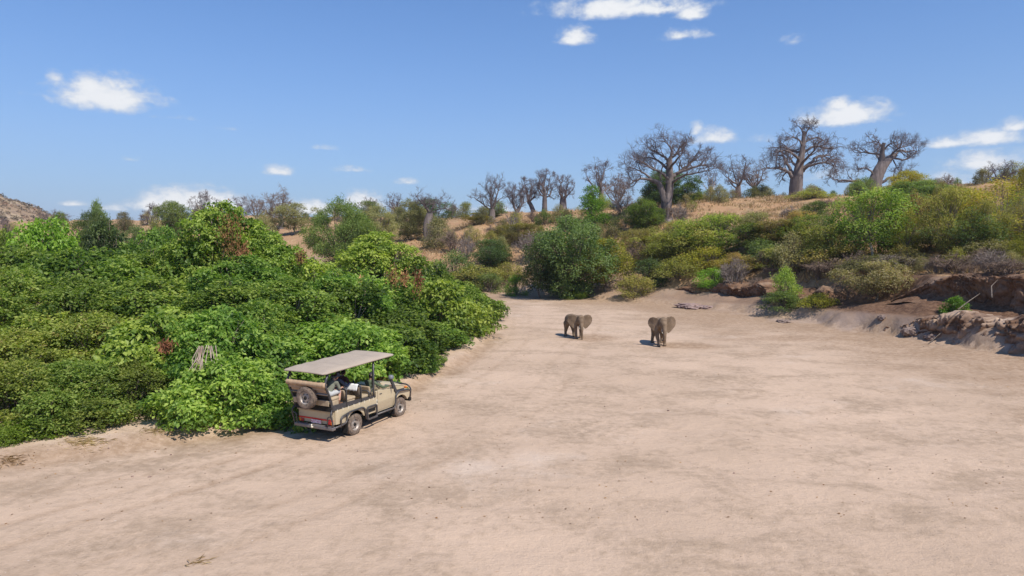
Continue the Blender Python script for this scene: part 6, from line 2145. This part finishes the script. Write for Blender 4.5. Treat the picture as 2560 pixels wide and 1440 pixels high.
Lr = [.20, .155, .125, .13]
p = at(1437, 842, 48.6)
elephant((p[0], p[1], tz(p[0], p[1]) - .01), math.atan2(-.90, .42), .98, 'elephant with lowered head and trunk straight down to the sand',
         [([(.42, .22, 1.05), (.44, .24, .62), (.45, .24, .30), (.45, .24, .07)], [.21, .155, .12, .125]),
          ([(.42, -.22, 1.05), (.52, -.24, .62), (.60, -.24, .30), (.62, -.24, .07)], [.21, .155, .12, .125]),
          ([(-.82, .22, 1.0), (-.72, .24, .66), (-.62, .24, .36), (-.52, .24, .07)], [.27, .18, .125, .125]),
          ([(-.82, -.22, 1.0), (-.86, -.24, .62), (-.96, -.24, .34), (-.94, -.24, .07)], [.27, .18, .125, .125])],
         ([(1.10, 0, 1.30), (1.20, 0, 1.05), (1.24, 0, .78), (1.24, 0, .48), (1.22, .02, .34), (1.22, .02, .07)], [.175, .135, .108, .085, .075, .058]),
         [(1, 82, 1.12), (-1, 58, 1.12)], head_drop=.10, yaw=-12)
p = at(1648, 859, 45.3)
elephant((p[0], p[1], tz(p[0], p[1]) - .01), math.atan2(-.99, -.12), 1.04, 'elephant facing the camera with one ear spread wide, nearer the vehicle',
         [([(.42, .24, 1.05), (.44, .28, .62), (.45, .30, .30), (.45, .30, .07)], [.21, .155, .12, .125]),
          ([(.42, -.22, 1.05), (.58, -.18, .62), (.68, -.10, .30), (.72, -.08, .07)], [.21, .155, .12, .125]),
          ([(-.82, .22, 1.0), (-.84, .24, .62), (-.92, .24, .34), (-.90, .24, .07)], [.27, .18, .125, .125]),
          ([(-.82, -.24, 1.0), (-.80, -.30, .62), (-.80, -.36, .34), (-.78, -.38, .07)], [.27, .18, .125, .125])],
         ([(1.10, 0, 1.34), (1.22, 0, 1.05), (1.26, -.02, .78), (1.24, -.02, .52), (1.10, -.03, .40), (.98, -.05, .46)], [.18, .14, .11, .088, .07, .05]),
         [(1, 86, 1.18), (-1, 46, 1.05)], head_drop=-.02, yaw=22)

# ------------------------------------------------------------------ people on the vehicle
SKIN_L = simple_mat('fair_skin', (.52, .29, .20), .6, 0, .3, .08)
SKIN_D = simple_mat('brown_skin', (.20, .105, .065), .55, 0, .3, .08)
CL = {k: simple_mat(k, c, .9, 0, .1, .12, 10) for k, c in (('olive_grey_shirt', (.17, .175, .135)), ('navy_shirt', (.075, .092, .135)), ('dark_red_brown_shirt', (.07, .035, .035)), ('ranger_green_shirt', (.10, .125, .075)),
      ('pale_grey_shorts', (.42, .42, .41)), ('dark_trousers', (.05, .05, .055)), ('khaki_trousers', (.24, .19, .12)), ('grey_felt_hat', (.17, .165, .165)), ('tan_cap', (.45, .36, .26)), ('brown_boot', (.17, .09, .055)),
      ('black_hair', (.014, .012, .011)), ('brown_hair', (.07, .04, .025)))}


def person(hip, lean, label, skin, shirt, legs_mat, head_gear, hair, knee, foot, hands, elbows, sleeve=.5, shorts=False, turn=0.0, boot='brown_boot', neck_fwd=.03):
    """seated figure in vehicle space: hip centre, forward lean (rad), knee/foot/elbow/hand points for (-1, 1) sides"""
    W0 = Vector(VO) + Matrix.Rotation(V_RZ, 3, 'Z') @ Vector(hip)
    e = empty('person', W0, V_RZ)
    tag(e, label, 'person', 'people riding in the safari truck')
    H = np.array(hip, float)
    L = lambda q: tuple(np.array(q, float) - H)
    up = np.array([math.sin(lean), 0, math.cos(lean)])
    ct, st = math.cos(turn), math.sin(turn)
    side = np.array([-st, ct, 0])
    fwd = np.array([ct, st, 0])
    ch = up * .30
    sh = up * .47
    nk = up * .53 + fwd * neck_fwd
    hdp = nk + up * .13 + fwd * .05
    f = Flesh()
    # torso and neck
    f.chain([(0, 0, .02), tuple(up * .18), tuple(ch), tuple(up * .44)], [.115, .11, .118, .095], (.92, 1.28, 1))
    f.chain([tuple(sh), tuple(nk), tuple(nk + up * .05)], [.07, .054, .052])
    # head with face
    f.ball(tuple(hdp), (.092, .077, .108), 3)
    f.ball(tuple(hdp + fwd * .035 - up * .07), (.055, .052, .055), 2)
    f.chain([tuple(hdp + fwd * .088 + up * .012), tuple(hdp + fwd * .112 - up * .022)], [.011, .016])
    for s in (-1, 1):
        f.ball(tuple(hdp + side * s * .078 - up * .01), (.02, .012, .032), 1)
        f.ball(tuple(hdp + fwd * .080 + side * s * .03 + up * .026), (.014, .022, .009), 1)
    sl = {}
    for i, s in enumerate((-1, 1)):
        S_ = sh + side * s * .185 - up * .02
        E_, Hn = np.array(L(elbows[i])), np.array(L(hands[i]))
        sl[s] = (S_, E_)
        f.chain([tuple(S_), tuple(E_), tuple(Hn)], [.052, .040, .027])
        d = unit(Hn - E_)
        pr = unit(np.cross(d, np.array([0, 0, 1.0])) + 1e-6) * s
        pn = np.cross(pr, d)
        palm = Hn + d * .05
        f.chain([tuple(Hn), tuple(palm + d * .025)], [.026, .034], (1, 1, .8))
        for j, (off, ln_) in enumerate(((-.028, .062), (-.010, .074), (.010, .070), (.027, .055))):
            b0 = palm + d * .03 + pr * off
            b1 = b0 + d * ln_ * .55 - np.array([0, 0, .012])
            b2 = b1 + d * ln_ * .2 - np.array([0, 0, ln_ * .4])
            f.chain([tuple(b0), tuple(b1), tuple(b2)], [.0095, .009, .008])
        t0 = Hn + d * .02 - pr * .028
        f.chain([tuple(t0), tuple(t0 + d * .035 - pr * .03), tuple(t0 + d * .07 - pr * .028)], [.012, .011, .009])
        K_, F_ = np.array(L(knee[i])), np.array(L(foot[i]))
        hp = np.array([0, s * .09, 0])
        f.chain([tuple(hp), tuple(hp * .5 + K_ * .5), tuple(K_), tuple(K_ * .55 + F_ * .45), tuple(F_)], [.098, .083, .058, .055, .038])
    f.build('body', skin, e, .0095, 2, .5)
    # clothes follow the body
    c = Flesh()
    c.chain([(0, 0, .0), tuple(up * .18), tuple(ch), tuple(up * .44)], [.127, .123, .13, .105], (.94, 1.28, 1))
    for s in (-1, 1):
        S_, E_ = sl[s]
        q = S_ + (E_ - S_) * min(1, sleeve * 2)
        pts, rr = [tuple(up * .42 + side * s * .08), tuple(S_), tuple(q)], [.09, .068, .056]
        if sleeve > .5:
            i = 0 if s < 0 else 1
            Hn = np.array(L(hands[i]))
            pts.append(tuple(E_ + (Hn - E_) * (sleeve - .5) * 2))
            rr.append(.042)
        c.chain(pts, rr)
    c.build('shirt', CL[shirt], e, .013, 3, .5)
    t = Flesh()
    for i, s in enumerate((-1, 1)):
        K_, F_ = np.array(L(knee[i])), np.array(L(foot[i]))
        hp = np.array([0, s * .09, 0])
        if shorts:
            t.chain([(0, s * .03, .04), tuple(hp), tuple(hp * .15 + K_ * .85)], [.118, .112, .085])
        else:
            t.chain([(0, s * .03, .04), tuple(hp), tuple(K_), tuple(F_ * .9 + K_ * .1)], [.118, .11, .075, .058])
    t.build('shorts' if shorts else 'trousers', CL[legs_mat], e, .014, 3, .5)
    for i in range(2):
        F_ = np.array(L(foot[i]))
        b_ = Flesh().chain([tuple(F_ + np.array([0, 0, .05])), tuple(F_ + np.array([-.01, 0, -.03]))], [.05, .05]).chain([tuple(F_ + np.array([-.02, 0, -.045])), tuple(F_ + np.array([.16, 0, -.055]))], [.045, .040], (1, 1, .8))
        b_.build('boot', CL[boot], e, .012, 2, .5)
    if hair:
        hr = Flesh().ball(tuple(hdp - fwd * .018 + up * .028), (.096, .086, .098), 3).ball(tuple(hdp - fwd * .045 - up * .01), (.066, .078, .085), 2)
        hr.build('hair', CL[hair], e, .012, 2, .5)
    if head_gear:
        hm = MB()
        nseg = 28
        rows = []
        for (r, h) in ((.0, .135), (.055, .132), (.085, .105), (.098, .05), (.102, .025)) if head_gear == 'tan_cap' else ((.0, .125), (.05, .13), (.08, .12), (.095, .06), (.102, .03), (.14, .022), (.205, .012)):
            row = []
            for j in range(nseg + 1):
                a_ = 2 * math.pi * j / nseg
                w_ = .03 * math.cos(2 * a_) if r > .15 else 0
                q = hdp + fwd * r * 1.08 * math.cos(a_) + side * r * math.sin(a_) + up * (h + .02 - w_)
                row.append(tuple(q))
            rows.append(row)
        if head_gear == 'tan_cap':
            rows.append([tuple(hdp + fwd * (.102 + (.09 * max(0, math.cos(2 * math.pi * j / nseg)) ** 1.5)) * 1.08 * math.cos(2 * math.pi * j / nseg) + side * .102 * math.sin(2 * math.pi * j / nseg) + up * .035) for j in range(nseg + 1)])
        hm.grid(rows)
        hm.build('cap' if head_gear == 'tan_cap' else 'hat', CL[head_gear], e, 0, True, .006)
    return e


person((-1.10, -.52, 1.72), .62, 'person in olive-grey shirt, pale shorts and grey brimmed hat gripping the seat rail', SKIN_L, 'olive_grey_shirt', 'pale_grey_shorts', 'grey_felt_hat', 'brown_hair',
       [(-.62, -.66, 1.74), (-.62, -.40, 1.74)], [(-.72, -.70, 1.36), (-.70, -.36, 1.30)], [(-.52, -.66, 1.85), (-.50, -.40, 1.86)], [(-.74, -.76, 1.86), (-.72, -.28, 1.88)], .45, True, .1)
person((-.16, .02, 1.54), .30, 'person with black hair in a navy shirt, seated ahead of the hat wearer', SKIN_D, 'navy_shirt', 'dark_trousers', None, 'black_hair',
       [(.26, -.10, 1.56), (.26, .14, 1.56)], [(.22, -.10, 1.18), (.22, .14, 1.18)], [(.34, -.30, 1.80), (.34, .22, 1.80)], [(.16, -.32, 1.74), (.16, .32, 1.74)], .92)
person((.64, .34, 1.44), .10, 'person in a dark reddish shirt sitting in the front bench shade', SKIN_D, 'dark_red_brown_shirt', 'dark_trousers', None, 'black_hair',
       [(1.0, .24, 1.46), (1.0, .48, 1.46)], [(.98, .24, 1.12), (.98, .48, 1.12)], [(.94, .16, 1.62), (.94, .54, 1.62)], [(.80, .06, 1.64), (.80, .64, 1.64)], .6)
person((1.36, -.44, 1.22), .06, 'driver in a green shirt and tan cap resting an arm on the door', SKIN_D, 'ranger_green_shirt', 'khaki_trousers', 'tan_cap', 'black_hair',
       [(1.80, -.56, 1.26), (1.80, -.30, 1.26)], [(2.02, -.54, .72), (2.02, -.30, .72)], [(2.04, -.88, 1.44), (1.80, -.26, 1.48)], [(1.62, -.88, 1.46), (1.58, -.18, 1.42)], .92)
